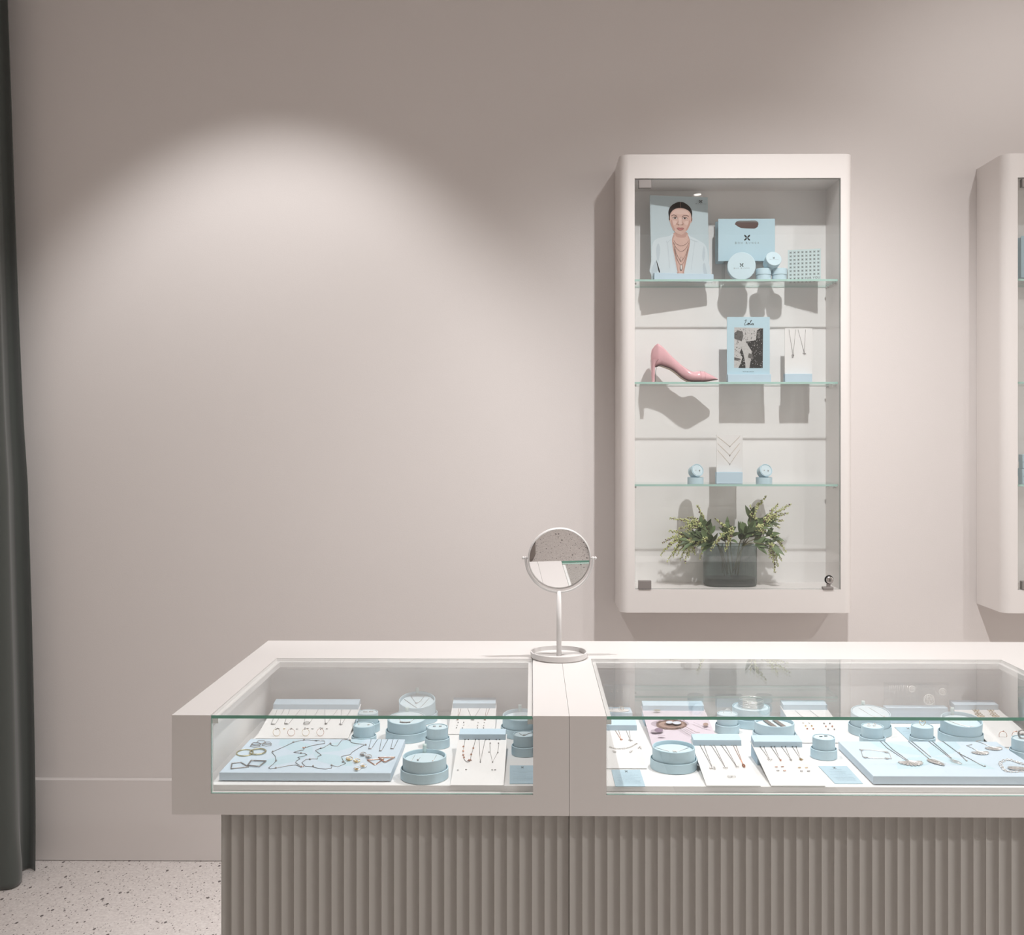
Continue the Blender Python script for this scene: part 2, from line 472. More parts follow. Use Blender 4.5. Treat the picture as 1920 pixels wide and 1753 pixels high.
# ------------------------------------------------------------------ wall cabinets
YF_C = 3.275                                   # cabinet front
cxl = at(1153, 800, YW).x; cxr = at(1600, 700, YF_C).x
cz1 = at(1380, 289, YF_C).z; cz0 = at(1380, 1149, YF_C).z
ox0 = at(1190, 700, YF_C).x; ox1 = at(1576.5, 700, YF_C).x
oz1 = at(1380, 334, YF_C).z; oz0 = at(1380, 1105.5, YF_C).z
YBK = 3.443
S1, S2, S3 = at(1380, 523.5, 3.30).z, at(1380, 716, 3.30).z, at(1380, 908, 3.30).z
def cabinet(dx, label, glass_label):
    x0, x1, a0, a1 = cxl + dx, cxr + dx, ox0 + dx, ox1 + dx
    t = thing('wall_display_cabinet', ((x0 + x1) / 2, YW, cz0), label, 'cabinet', 'glazed wall cabinets')
    # carcass outline in plan with rounded front corners
    r = 0.030; outer = []
    outer.append((x0, YW - 0.001)); 
    for k in range(9):
        a = pi + (pi / 2) * k / 8
        outer.append((x0 + r + r * cos(a), YF_C + r + r * sin(a)))
    for k in range(9):
        a = -pi / 2 + (pi / 2) * k / 8
        outer.append((x1 - r + r * cos(a), YF_C + r + r * sin(a)))
    outer.append((x1, YW - 0.001))
    mb = MB(CAB)
    def prism(z0_, z1_, out, mat=0):
        n = len(out)
        vs = [(x, y, z0_) for x, y in out] + [(x, y, z1_) for x, y in out]
        mb.add(vs, [(i, i + 1, n + i + 1, n + i) for i in range(n - 1)] , mat, True)
        mb.add(vs, [tuple(range(n - 1, -1, -1)), tuple(range(n, 2 * n)), (n - 1, 0, n, 2 * n - 1)], mat, False)
    ch = 0.004
    prism(oz1, cz1, outer)
    prism(cz0, oz0, outer)
    left = [(a0, YF_C), (a0, YW - 0.001)]
    lo = outer[:10] + [(a0, YF_C), (a0, YW - 0.001)]
    ro = [(a1, YW - 0.001), (a1, YF_C)] + outer[10:]
    for out in (lo, ro):
        n = len(out); vs = [(x, y, oz0) for x, y in out] + [(x, y, oz1) for x, y in out]
        for i in range(n):
            j = (i + 1) % n
            mb.add([vs[i], vs[j], vs[n + j], vs[n + i]], [(0, 1, 2, 3)], 0, False)
    o = mb.build('carcass', None, t)
    # merge so that the curved corners shade smoothly
    bm = bmesh.new(); bm.from_mesh(o.data); bmesh.ops.remove_doubles(bm, verts=bm.verts, dist=1e-5)
    bmesh.ops.recalc_face_normals(bm, faces=bm.faces)
    for f in bm.faces: f.smooth = True
    for e in bm.edges:
        e.smooth = len(e.link_faces) == 2 and e.calc_face_angle(3) < R(25)
    bm.to_mesh(o.data); bm.free()
    MB(CABIN).box((a0, YBK, oz0), (a1, YW - 0.002, oz1)).build('back_panel', None, t)
    for zz, nm in ((S1, 0), (S2, 1), (S3, 2)):
        sh = MB(GLASS, GEDGE2).box((a0 + 0.002, 3.300, zz - 0.0065), (a1 - 0.002, YBK - 0.001, zz), 0, {'front': 1, 'back': 1, 'left': 1, 'right': 1}).build('glass_shelf', None, t)
        for sx, xx in ((1, a0), (-1, a1)):
            for yy in (3.325, 3.405):
                M = Matrix.Translation((xx + sx * 0.0002, yy, zz - 0.0105)) @ Matrix.Rotation(sx * pi / 2, 4, 'Y')
                MB(CHROME).lathe([(0, 0), (0.0028, 0), (0.0028, 0.007), (0.004, 0.0072), (0.004, 0.010), (0, 0.010)], 12, M).build('shelf_pin', None, sh)
    # door
    dt = MB(GLASS, GEDGE3).box((a0 + 0.002, YF_C + 0.004, oz0 + 0.002), (a1 - 0.002, YF_C + 0.009, oz1 - 0.002), 0,
        {'left': 1, 'right': 1, 'top': 1, 'bot': 1}).build('glass_door', None, t)
    for zz in (oz1 - 0.0025 - 0.029, oz0 + 0.002):
        hx = a0 + 0.0125
        MB(STEEL).rbox((hx, YF_C - 0.004, zz), (hx + 0.041, YF_C + 0.014, zz + 0.027), 0.0015).build('hinge', None, dt)
    lc = at(1555 , 1087, YF_C); lx = lc.x + dx
    M = Matrix.Translation((lx, YF_C + 0.004, lc.z)) @ Matrix.Rotation(pi / 2, 4, 'X')
    lk = MB(CHROME, BLACK)
    lk.lathe([(0.0, 0.0105), (0.009, 0.0105), (0.011, 0.009), (0.0115, 0.006)], 28, M).lathe([(0.0115, 0.006), (0.013, 0.005), (0.0145, 0.0), (0, 0)], 28, M, 1)
    lk.box((lx - 0.001, YF_C - 0.0068, lc.z - 0.005), (lx + 0.001, YF_C - 0.0064, lc.z + 0.004), 1)
    lk.build('lock', None, dt)
    lp = MB(STEEL)
    lp.rbox((lx - 0.021, YF_C - 0.004, oz0 + 0.0005), (lx + 0.013, YF_C + 0.016, oz0 + 0.009), 0.002)
    lp.rbox((lx - 0.009, YF_C - 0.001, oz0 + 0.008), (lx + 0.004, YF_C + 0.003, lc.z - 0.008), 0.001)
    lp.build('lock_plate', None, t)
    return t
cabinet(0, 'white wall cabinet with glass door and three glass shelves, fully in view', '')
DX2 = at(1831, 800, YW).x - cxl
cabinet(DX2, 'white wall cabinet cut off by the right edge', '')

# ------------------------------------------------------------------ counter
YF = 1.818; YB = 2.487; ZT = 0.95; ZB = 0.771; GB = 2.289; YI = 2.338; ZF = 0.817
c1l = at(322, 1400, YF).x; seam = at(1067.5, 1400, YF).x
g1l = at(395, 1400, YF).x; g1r = at(999.5, 1400, YF).x
g2l = at(1137, 1400, YF).x; g2r = atz(1873, 1235, ZT).x
c2r = 1.32
def counter(xl, xr, gl, gr, label):
    t = thing('display_counter', ((xl + xr) / 2, (YF + YB) / 2, 0), label, 'display counter', 'counter units side by side')
    e = 0.026; zl = 0.926
    mb = MB(CNT)
    mb.box((xl, YF, ZB), (gl, YF + 0.016, ZT)).box((gr, YF, ZB), (xr, YF + 0.016, ZT))
    mb.box((xl, YF + 0.016, ZB), (gl - e, YB, zl)).box((gr + e, YF + 0.016, ZB), (xr, YB, zl))
    mb.box((xl, YF + 0.016, zl), (gl, YB, ZT)).box((gr, YF + 0.016, zl), (xr, YB, ZT))
    mb.box((gl, GB, zl), (gr, YB, ZT))
    mb.box((gl - e, YI, ZB), (gr + e, YB, zl))
    mb.box((gl, YF, ZB), (gr, YF + 0.016, 0.8085)).box((gl - e, YF + 0.016, ZB), (gr + e, YI, 0.8055))
    mb.build('case_shell', None, t)
    # inner rim the top glass rests on
    mb = MB(WHITE)
    w = 0.010
    mb.box((gl, GB - w, 0.932), (gr, GB, 0.9435)).box((gl, YF + 0.012, 0.932), (gl + w, GB - w, 0.9435)).box((gr - w, YF + 0.012, 0.932), (gr, GB - w, 0.9435))
    mb.build('glass_rest', None, t)
    MB(DECK).rbox((gl - e + 0.001, YF + 0.024, 0.8058), (gr + e - 0.001, YI - 0.001, ZF), 0.001).build('case_deck', None, t)
    mb = MB(DECK); q = 0.002
    mb.box((gl - e, YI - q, ZF), (gr + e, YI, zl)).box((gl - e, YF + 0.018, ZF), (gl - e + q, YI - q, zl)).box((gr + e - q, YF + 0.018, ZF), (gr + e, YI - q, zl))
    mb.build('case_lining', None, t)
    MB(GLASS, GEDGE, WHITE).box((gl + 0.001, YF + 0.0005, 0.944), (gr - 0.001, GB - 0.0008, 0.9498), 0, {'front': 1, 'left': 2, 'right': 2, 'back': 2}).build('glass_top', None, t)
    MB(GLASS, GEDGE2).box((gl + 0.001, YF + 0.0015, 0.809), (gr - 0.001, YF + 0.0075, 0.9438), 0, {'left': 1, 'right': 1, 'bot': 1, 'top': 1}).build('glass_front', None, t)
    return t
t1 = counter(c1l, seam - 0.0003, g1l, g1r, 'left unit of the white display counter with a smaller glass case and fluted base')
t2 = counter(seam + 0.0003, c2r, g2l, g2r, 'right unit of the white display counter with a long glass case and fluted base')
def fluted(x0, x1, start, t):
    y0 = 1.856; w = 0.0230; mb = MB(FLUTE)
    x = start
    while x < x1 - 1e-4:
        a = max(x, x0); b_ = min(x + w, x1)
        if b_ - a > 0.001:
            n = 10; vs = []
            for k in range(n + 1):
                xx = a + (b_ - a) * k / n; u = (xx - x) / w
                yy = y0 + 0.0095 * sin(pi * u) ** 0.8 if 0 < u < 1 else y0
                vs += [(xx, yy, 0.0), (xx, yy, ZB - 0.0005)]
            mb.add(vs, [(2 * k, 2 * k + 2, 2 * k + 3, 2 * k + 1) for k in range(n)], 0, True)
        x += w
    mb.box((x0, y0 + 0.012, 0.0), (x1, YB - 0.09, ZB - 0.0005))
    mb.add([(x0, y0, 0), (x0, y0 + 0.01, 0), (x0, y0 + 0.01, ZB), (x0, y0, ZB)], [(0, 1, 2, 3)])
    mb.build('fluted_base', None, t)
fx = at(415, 1640, 1.856).x
fluted(fx, seam, fx - 0.0042, t1)
fluted(seam, c2r - 0.08, fx - 0.0042, t2)

# ------------------------------------------------------------------ vanity mirror
def vanity():
    c = atz(1048, 1222.5, ZT); cy = 2.305; c = V((at(1048, 1222, cy).x, cy, ZT))
    t = thing('vanity_mirror', c, 'white round tilting mirror on a pole and dish base, on the counter seam', 'mirror')
    T = Matrix.Translation(c)
    MB(MWHITE).lathe([(0, 0.0005), (0.0625, 0.0005), (0.0645, 0.003), (0.0648, 0.014), (0.0630, 0.0145), (0.0615, 0.014), (0.061, 0.004), (0.0, 0.0035)], 72, T).build('dish_base', None, t)
    zc = at(1049, 1047, cy).z; zp = at(1048, 1109, cy).z
    mb = MB(MWHITE).tube([c + V((0, 0, 0.003)), (c.x, c.y, zp + 0.002)], 0.0056, 20)
    mb.build('pole', None, t)
    rb = 0.0765; mc = V((c.x + 0.001, c.y, zc))
    pts = [mc + V((rb * cos(a), 0, rb * sin(a))) for a in [pi + pi * k / 40 for k in range(41)]]
    pts = [mc + V((-rb, 0, 0.004))] + pts + [mc + V((rb, 0, 0.004))]
    MB(MWHITE).tube(pts, 0.0028, 10).build('fork_bracket', None, t)
    tilt = Matrix.Rotation(R(8.6), 4, 'X'); yaw = Matrix.Rotation(R(2.9), 4, 'Z')
    # local z axis = mirror normal, facing the camera (-Y) and a little down
    M = Matrix.Translation(mc) @ yaw @ tilt @ Matrix.Rotation(pi / 2, 4, 'X')
    f = MB(MWHITE).lathe([(0, -0.006), (0.069, -0.006), (0.0715, -0.004), (0.0720, 0.0), (0.0715, 0.004), (0.0700, 0.0055), (0.0685, 0.004), (0.0685, 0.002)], 96, M).build('mirror_frame', None, t)
    MB(MIRROR).lathe([(0.0686, 0.0022), (0, 0.0022)], 96, M, smooth=False).build('mirror_glass', None, f)
    for sx in (-1, 1):
        mb = MB(MWHITE).tube([mc + V((sx * 0.071, 0, 0.001)), mc + V((sx * 0.080, 0, 0.001))], 0.002, 10)
        mb.ball(mc + V((sx * 0.082, 0, 0.001)), 0.0034, 2)
        mb.build('pivot_knob', None, t)
vanity()
def arc_ring_(c, r, n): return [V(c) + V((r * cos(2 * pi * k / n), r * sin(2 * pi * k / n), 0)) for k in range(n)]
# things on the shop floor that the mirror shows
t = thing('shoulder_bag', (0.18, -0.33, 0.001), 'grey-brown round bag with black rim and curled strap, seen in the mirror', 'bag')
T = Matrix.Translation((0.18, -0.33, 0.001)); BAGB = principled('bag_canvas', (0.22, 0.19, 0.175), 0.8)
MB(BAGB).lathe([(0, 0), (0.105, 0), (0.118, 0.03), (0.116, 0.10), (0.108, 0.10), (0.106, 0.02), (0, 0.018)], 40, T).build('bag_body', None, t)
MB(BLACK).tube(arc_ring_((0.18, -0.33, 0.101), 0.112, 40), 0.006, 8, closed=True).build('rim', None, t)
MB(BLACK).tube(smooth_open([(0.28, -0.35, 0.10), (0.30, -0.38, 0.16), (0.27, -0.42, 0.20), (0.22, -0.44, 0.17), (0.24, -0.40, 0.12), (0.20, -0.38, 0.11), (0.15, -0.43, 0.15), (0.09, -0.40, 0.10)], 6), 0.006, 6).build('strap', None, t)
tag(MB(BLACK).rbox((0.585, -1.15, 0.0005), (1.25, -0.30, 0.012), 0.003).build('floor_mat'), 'black floor mat behind the camera, a sliver seen in the mirror', 'mat')

# ------------------------------------------------------------------ jewellery pieces
def arc_ring(c, r, ax, ay, n=24):
    return [V(c) + V(ax) * (r * cos(2 * pi * k / n)) + V(ay) * (r * sin(2 * pi * k / n)) for k in range(n)]
NECK_G = {}
def necklace(pts_list, mat, pend, label, group=None, r=0.00048, pmat=None, psize=0.004, beads=None, normal=V((0, 0, 1)), pdir=V((0, -1, 0))):
    """pts_list: chain polylines (3-D); pend: (kind, centre)"""
    allp = [V(p) for l in pts_list for p in l]
    c = sum(allp, V((0, 0, 0))) / len(allp)
    t = thing('necklace', c, label, 'necklace', group)
    mb = MB(mat)
    for l in pts_list: mb.tube(l, r, 5)
    mb.build('chain', None, t)
    if pend:
        k, pc = pend
        pb = MB(pmat or mat)
        pendant(pb, k, V(pc), psize, normal, pdir)
        pb.build('pendant', None, t)
    if beads:
        for bp in beads:
            MB(pmat or mat).ball(bp, psize * 0.5, 1).build('bead', None, t)
    return t
def pendant(mb, kind, c, s, n, d):
    n = V(n).normalized(); d = V(d).normalized(); a = n.cross(d).normalized(); c = c + n * 0.0008
    if kind == 'ball': mb.ball(c, s * 0.5, 1)
    elif kind == 'bar': mb.tube([c - a * s, c + a * s], 0.0008, 6)
    elif kind == 'ring': mb.tube(arc_ring(c, s, a, d), 0.0006, 5, closed=True)
    elif kind == 'star':
        pts = []
        for k in range(10):
            rr = s if k % 2 == 0 else s * 0.4; an = 2 * pi * k / 10 + 0.3
            pts.append(c + a * (rr * cos(an)) + d * (rr * sin(an)))
        mb.poly([p + n * 0.0006 for p in pts]); mb.tube(pts, 0.0004, 4, closed=True)
    elif kind == 'leaf':
        pts = []
        for k in range(16):
            an = 2 * pi * k / 16; w = 0.42 * sin(an) * (1 - 0.35 * cos(an))
            pts.append(c + d * (s * cos(an)) + a * (s * w))
        mb.poly([p + n * 0.0008 for p in pts]); mb.tube(pts, 0.0005, 4, closed=True)
        mb.tube([c - d * s + n * 0.0014, c + d * s + n * 0.0014], 0.0004, 4)
        for k in range(-3, 4):
            q = c + d * (s * k * 0.24) + n * 0.0012
            for sg in (-1, 1): mb.tube([q, q + a * (sg * s * 0.33) + d * (s * 0.18)], 0.0003, 4)
    elif kind == 'openleaf':
        pts = []
        for k in range(16):
            an = 2 * pi * k / 16
            pts.append(c + d * (s * cos(an)) + a * (s * 0.42 * sin(an)))
        mb.tube(pts, 0.0006, 4, closed=True)
        mb.tube([c + (p - c) * 0.55 for p in pts], 0.0005, 4, closed=True)
        mb.tube([c - d * s, c + d * s], 0.0004, 4)
    elif kind == 'fan':
        for k in range(11):
            an = -1.35 + 2.7 * k / 10
            dd = d * cos(an) + a * sin(an); L_ = s * (0.82 + 0.18 * cos(an))
            w = a * cos(an) - d * sin(an)
            p0 = c - d * s * 0.15
            pts = [p0, p0 + dd * L_ * 0.5 + w * s * 0.045, p0 + dd * L_ * 0.90 + w * s * 0.085, p0 + dd * L_, p0 + dd * L_ * 0.90 - w * s * 0.085, p0 + dd * L_ * 0.5 - w * s * 0.045]
            mb.tube(pts, 0.00045, 4, closed=True)
            mb.poly([p + n * 0.0003 for p in pts])
    elif kind == 'blob':
        rnd = random.Random(int(abs(c.x) * 9999))
        for k in range(6):
            o = a * rnd.uniform(-s, s) * 0.7 + d * rnd.uniform(-s, s) * 0.7
            mb.ball(c + o, s * rnd.uniform(0.22, 0.38), 1)
    elif kind == 'bird':
        mb.ball(c, s * 0.35, 1, sc=(1.3, 0.8, 0.6))
        mb.tube([c - a * s, c + n * 0.001, c + a * s + d * s * 0.3], 0.0009, 5)
        mb.tube([c, c + d * s], 0.0007, 5)
    elif kind == 'heart':
        pts = []
        for k in range(20):
            an = 2 * pi * k / 20
            x = 16 * sin(an) ** 3; y = 13 * cos(an) - 5 * cos(2 * an) - 2 * cos(3 * an) - cos(4 * an)
            pts.append(c + a * (x / 16 * s) - d * (y / 16 * s))
        mb.tube(pts, 0.0006, 5, closed=True)
def small(name, kind, c, s, mat, label, cat, group=None, normal=V((0, 0, 1)), pdir=V((0, -1, 0))):
    mb = MB(mat); pendant(mb, kind, V(c), s, normal, pdir)
    o = mb.build(name); tag(o, label, cat, group); return o

# ------------------------------------------------------------------ round gift boxes in the cases
def gift_box(cx, yb, big, label, tilt=0.0, recess=False, tab=False, z=ZF, yaw=0.0, pos=None):
    Rl, r = (0.0445, 0.0405) if big else (0.0256, 0.0218)
    hl, H = 0.018, 0.040
    if pos is None:
        y = atz(cx, yb, z).y + Rl
        pos = V((at(cx, 0, y).x, y, z))
    t = thing('round_jewellery_box', pos, label, 'jewellery box', 'pale blue round jewellery boxes')
    T = Matrix.Translation(pos + V((0, 0, 0.0003)))
    MB(BLUE).lathe([(0, 0), (Rl - 0.0006, 0), (Rl, 0.0006), (Rl, hl - 0.0006), (Rl - 0.0006, hl), (Rl - 0.0016, hl), (Rl - 0.0018, 0.003), (0, 0.003)], 64, T).build('upturned_lid', None, t)
    piv = V((0, -r, 0.0035))
    M = T @ Matrix.Rotation(yaw, 4, 'Z') @ Matrix.Translation(piv) @ Matrix.Rotation(R(tilt), 4, 'X') @ Matrix.Translation(-piv)
    rc = 0.007 if recess else 0.0008
    zt = H - rc
    MB(BLUE).lathe([(0, 0.0035), (r - 0.0006, 0.0035), (r, 0.0042), (r, H - 0.0006), (r - 0.0006, H), (r - 0.0018, H), (r - 0.002, H - 0.0005), (r - 0.002, zt - 0.003), (0, zt - 0.003)], 64, M).build('box_body', None, t)
    MB(BLUEC).lathe([(r - 0.0028, zt - 0.0028), (r - 0.0030, zt - 0.0004), (r - 0.0036, zt), (0, zt)], 48, M).build('cushion', None, t)
    if tab:
        w = 0.0035; pts = []
        for (yy, zz) in ((r - 0.0022, zt), (r - 0.0022, H + 0.006), (r - 0.0012, H + 0.009), (r + 0.0004, H + 0.006), (r + 0.0004, H - 0.004)):
            pts.append((yy, zz))
        x0 = -0.004 if big else 0
        vs = [M @ V((x0 - w, a, b_)) for a, b_ in pts] + [M @ V((x0 + w, a, b_)) for a, b_ in pts]; n = len(pts)
        o = MB(RIBBON).add(vs, [(i, i + 1, n + i + 1, n + i) for i in range(n - 1)], 0, True).build('ribbon_tab', None, t)
        sd = o.modifiers.new('s', 'SOLIDIFY'); sd.thickness = 0.0005
    nrm = (M.to_3x3() @ V((0, 0, 1))).normalized(); dn = (M.to_3x3() @ V((0, -1, 0))).normalized()
    def top(u, v, h=0.0006): return M @ V((u * r, v * r, zt + h))
    top.n = nrm; top.d = dn
    return t, top
GB_ = gift_box
E = 'earrings on the round boxes'
def studs(top, kind, s, mat, label, us=((-0.28, 0.0), (0.28, 0.0)), group=E):
    for u in us:
        small('stud_earring', kind, top(*u), s, mat, label, 'earring', group, top.n, top.d)

# left case
_, tp = GB_(796, 1472, True, 'large pale blue round box with three short chains, at the front of the left case', recess=True, tab=True)
for k, (x0, y0, x1, y1) in enumerate(((-0.50, 0.55, -0.58, -0.45), (-0.22, 0.2, -0.28, -0.25), (0.50, 0.50, 0.42, -0.45))):
    necklace([[tp(x0, y0), tp((x0 + x1) / 2, (y0 + y1) / 2), tp(x1, y1)]], SILVER, ('ball', tp(x1, y1)), ['silver drop chain at the left of the front round box', 'short drop chain in the middle of the front round box', 'silver drop chain at the right of the front round box'][k], 'drop chains in the front round box', psize=0.0042, pmat=[SILVER, DSILVER, ROSE][k], normal=tp.n)
_, tp = GB_(820, 1406, False, 'small pale blue round box behind the front large box of the left case')
studs(tp, 'bar', 0.0028, DSILVER, 'dark bar stud earring on the small round box behind the large front one')
_, tp = GB_(763, 1395, True, 'large pale blue round box with a dark curved necklace, behind the blue tray', tilt=4, tab=True)
pts = smooth_open([tp(-0.85, 0.25), tp(-0.65, 0.45), tp(-0.45, 0.1), tp(-0.2, -0.62), tp(0, -0.72), tp(0.25, -0.62), tp(0.5, 0.1), tp(0.65, 0.45), tp(0.85, 0.25)], 5)
necklace([pts], SILVER, None, 'dark beaded curved necklace on the large round box behind the blue tray', beads=[tp(x, -0.74 + 0.9 * x * x, 0.001) for x in [-.24, -.16, -.08, 0, .08, .16, .24]], pmat=DSILVER, psize=0.004)
_, tp = GB_(783, 1361, True, 'large pale blue round box tilted up against the back of the left case', tilt=13, recess=True, tab=True)
necklace([[tp(-0.75, 0.35), tp(-0.2, -0.35), tp(0.15, -0.75), tp(0.35, -0.3), tp(0.6, 0.45)]], DSILVER, ('blob', tp(0.15, -0.75)), 'dark chain with lower pendant in the tilted back box of the left case', 'necklaces in the tilted back box', psize=0.003, normal=tp.n)
necklace([[tp(-0.42, 0.7), tp(-0.2, 0.2), tp(-0.05, -0.1), tp(0.15, 0.1), tp(0.32, 0.75)]], DSILVER, ('ring', tp(-0.03, -0.12)), 'dark chain with ring pendant in the tilted back box of the left case', 'necklaces in the tilted back box', psize=0.003, normal=tp.n)
_, tp = GB_(682.5, 1402, False, 'small pale blue round box beside the back edge of the left tray')
studs(tp, 'blob', 0.0032, SILVER, 'silver cluster earring on the small round box beside the left tray', ((-0.5, 0.0), (0.42, -0.05)))
_, tp = GB_(690, 1376, False, 'small pale blue round box half hidden behind another beside the left tray')
studs(tp, 'bar', 0.0045, DSILVER, 'slim bar earring on the half hidden small box', ((-0.25, -0.1), (0.3, 0.0)))
_, tp = GB_(978, 1388, True, 'large pale blue round box at the right end of the left case', recess=True, tab=True, tilt=3)
necklace([smooth_open([tp(-0.7, -0.6), tp(-0.4, 0.0), tp(0.0, 0.25), tp(0.5, 0.3)], 4)], SILVER, ('ball', tp(-0.72, -0.62)), 'silver link necklace in the large box at the right end of the left case', r=0.0009, normal=tp.n)
_, tp = GB_(983, 1421, False, 'small pale blue round box at the right end of the left case')
necklace([smooth_open([tp(-0.45, 0.2), tp(-0.3, -0.2), tp(0, -0.5), tp(0.3, 0.0), tp(0.7, 0.3)], 4)], DSILVER, ('blob', tp(0, -0.5)), 'dark fine necklace on the small box at the right end of the left case', psize=0.003)
# right case
_, tp = GB_(1263, 1453, True, 'large pale blue round box holding a silver pendant, front left of the right case', recess=True)
necklace([[tp(-0.8, 0.3), tp(-0.25, -0.25)], [tp(0.22, -0.2), tp(0.75, 0.3)]], SILVER, ('blob', tp(0, -0.4, 0.002)), 'silver knot necklace in the front left box of the right case', psize=0.0062, r=0.0006)
_, tp = GB_(1363.6, 1379, False, 'small pale blue round box with an upright ring, left half of the right case')
mb = MB(SILVER).tube(arc_ring(tp(0.02, 0, 0.001), 0.0085, (1, 0, 0), (0, 0, 1), 28)[:15], 0.0007, 6)
tag(mb.build('finger_ring'), 'thin silver ring standing upright on the small box of the right case', 'ring', None)
_, tp = GB_(1408, 1369, True, 'large pale blue round box topped with silver bangles, back of the right case')
mb = MB(SILVER)
for k in range(7):
    mb.tube(arc_ring(tp(0.0, 0.0, 0.002 + 0.0023 * k), 0.026 + 0.0006 * (k % 2), (1, 0, 0), (0, 1, 0), 40), 0.0011, 5, closed=True)
for k in range(44):
    a = 2 * pi * k / 44
    mb.ball(tp(0, 0, 0.004 + 0.009 * (0.5 + 0.5 * sin(a * 5))) + V((cos(a), sin(a), 0)) * 0.0268, 0.0013, 1)
tag(mb.build('bangle'), 'textured silver bangle on the large box at the back of the right case', 'bangle')
_, tp = GB_(1452, 1401, True, 'large pale blue round box holding two brown bars', recess=True, tab=False)
for k, u in enumerate((-0.22, 0.28)):
    p0, p1 = tp(u - 0.12, 0.75, 0.0015), tp(u + 0.12, -0.72, 0.0015)
    w = V((0.0042, 0, 0)); h = V((0, 0, 0.002))
    mb = MB(SILVER); mb.hexa([p0 - w, p1 - w, p1 + w, p0 + w, p0 - w + h, p1 - w + h, p1 + w + h, p0 + w + h])
    tag(mb.build('bar_brooch', principled('brown_bar', (0.33, 0.29, 0.27), 0.4, metal=0.4)), ['brown-grey bar brooch, left one in the large round box', 'brown-grey bar brooch, right one in the large round box'][k], 'brooch', 'bars in the large round box')
_, tp = GB_(1544.6, 1427, False, 'small pale blue round box with two black bars, beside the blue info card')
studs(tp, 'bar', 0.0030, BLACK, 'black bar earring on the small round box beside the info card', ((-0.28, -0.05), (0.22, 0.12)))
_, tp = GB_(1631, 1385, True, 'large pale blue round box tilted forward with two pearl chains, middle of the right case', tilt=8, recess=False, tab=True)
for k, (a, c) in enumerate((((-0.45, 0.55), (-0.02, -0.70)), ((0.10, 0.60), (0.50, -0.62)))):
    necklace([[tp(*a), tp(*c)]], SILVER, ('ball', tp(*c)), ['fine chain with a pearl, left one on the tilted box', 'fine chain with a pearl, right one on the tilted box'][k], 'pearl chains on the tilted box', pmat=PEARL, psize=0.005, normal=tp.n, r=0.0004)
_, tp = GB_(1635.6, 1404, False, 'small pale blue round box with two silver hoops, in front of the tilted box')
for k, u in enumerate((-0.35, 0.2)):
    mb = MB(SILVER).tube(arc_ring(tp(u, -0.05, 0.002), 0.004, (0.8, 0.5, 0), (0, 0.5, 0.6), 18), 0.0011, 6, closed=True)
    tag(mb.build('hoop_earring'), ['silver hoop earring, left one on the small box by the right tray', 'silver hoop earring, right one on the small box by the right tray'][k], 'earring', 'hoops on the small box')
_, tp = GB_(1729, 1404, False, 'small pale blue round box with a heart ring, behind the right blue tray')
small('heart_ring', 'heart', tp(0.05, 0.1, 0.005), 0.0065, GOLD, 'gold heart shaped ring standing on the small round box', 'ring', None, V((0, -1, 0.3)), V((0, 0, -1)))
_, tp = GB_(1801, 1400, True, 'large pale blue round box with a silver charm chain, behind the right blue tray', tilt=8, recess=True, tab=True)
necklace([smooth_open([tp(-0.6, 0.2), tp(-0.2, -0.3), tp(0.15, -0.6), tp(0.45, -0.75)], 4)], SILVER, ('bird', tp(0.3, -0.62)), 'silver charm chain in the large round box behind the right tray', r=0.0008, psize=0.006, normal=tp.n)
_, tp = GB_(1919, 1430, False, 'small pale blue round box with a dark ring, cut off by the right edge')
mb = MB(DSILVER).tube(arc_ring(tp(-0.05, 0.1, 0.008), 0.008, (1, 0, 0), (0, 0.15, 1), 28), 0.0016, 6, closed=True)
for k in range(4): mb.ball(tp(-0.3 + 0.2 * k, -0.1, 0.009), 0.0028, 1)
tag(mb.build('finger_ring'), 'chunky dark silver ring on the small box at the right edge', 'ring')

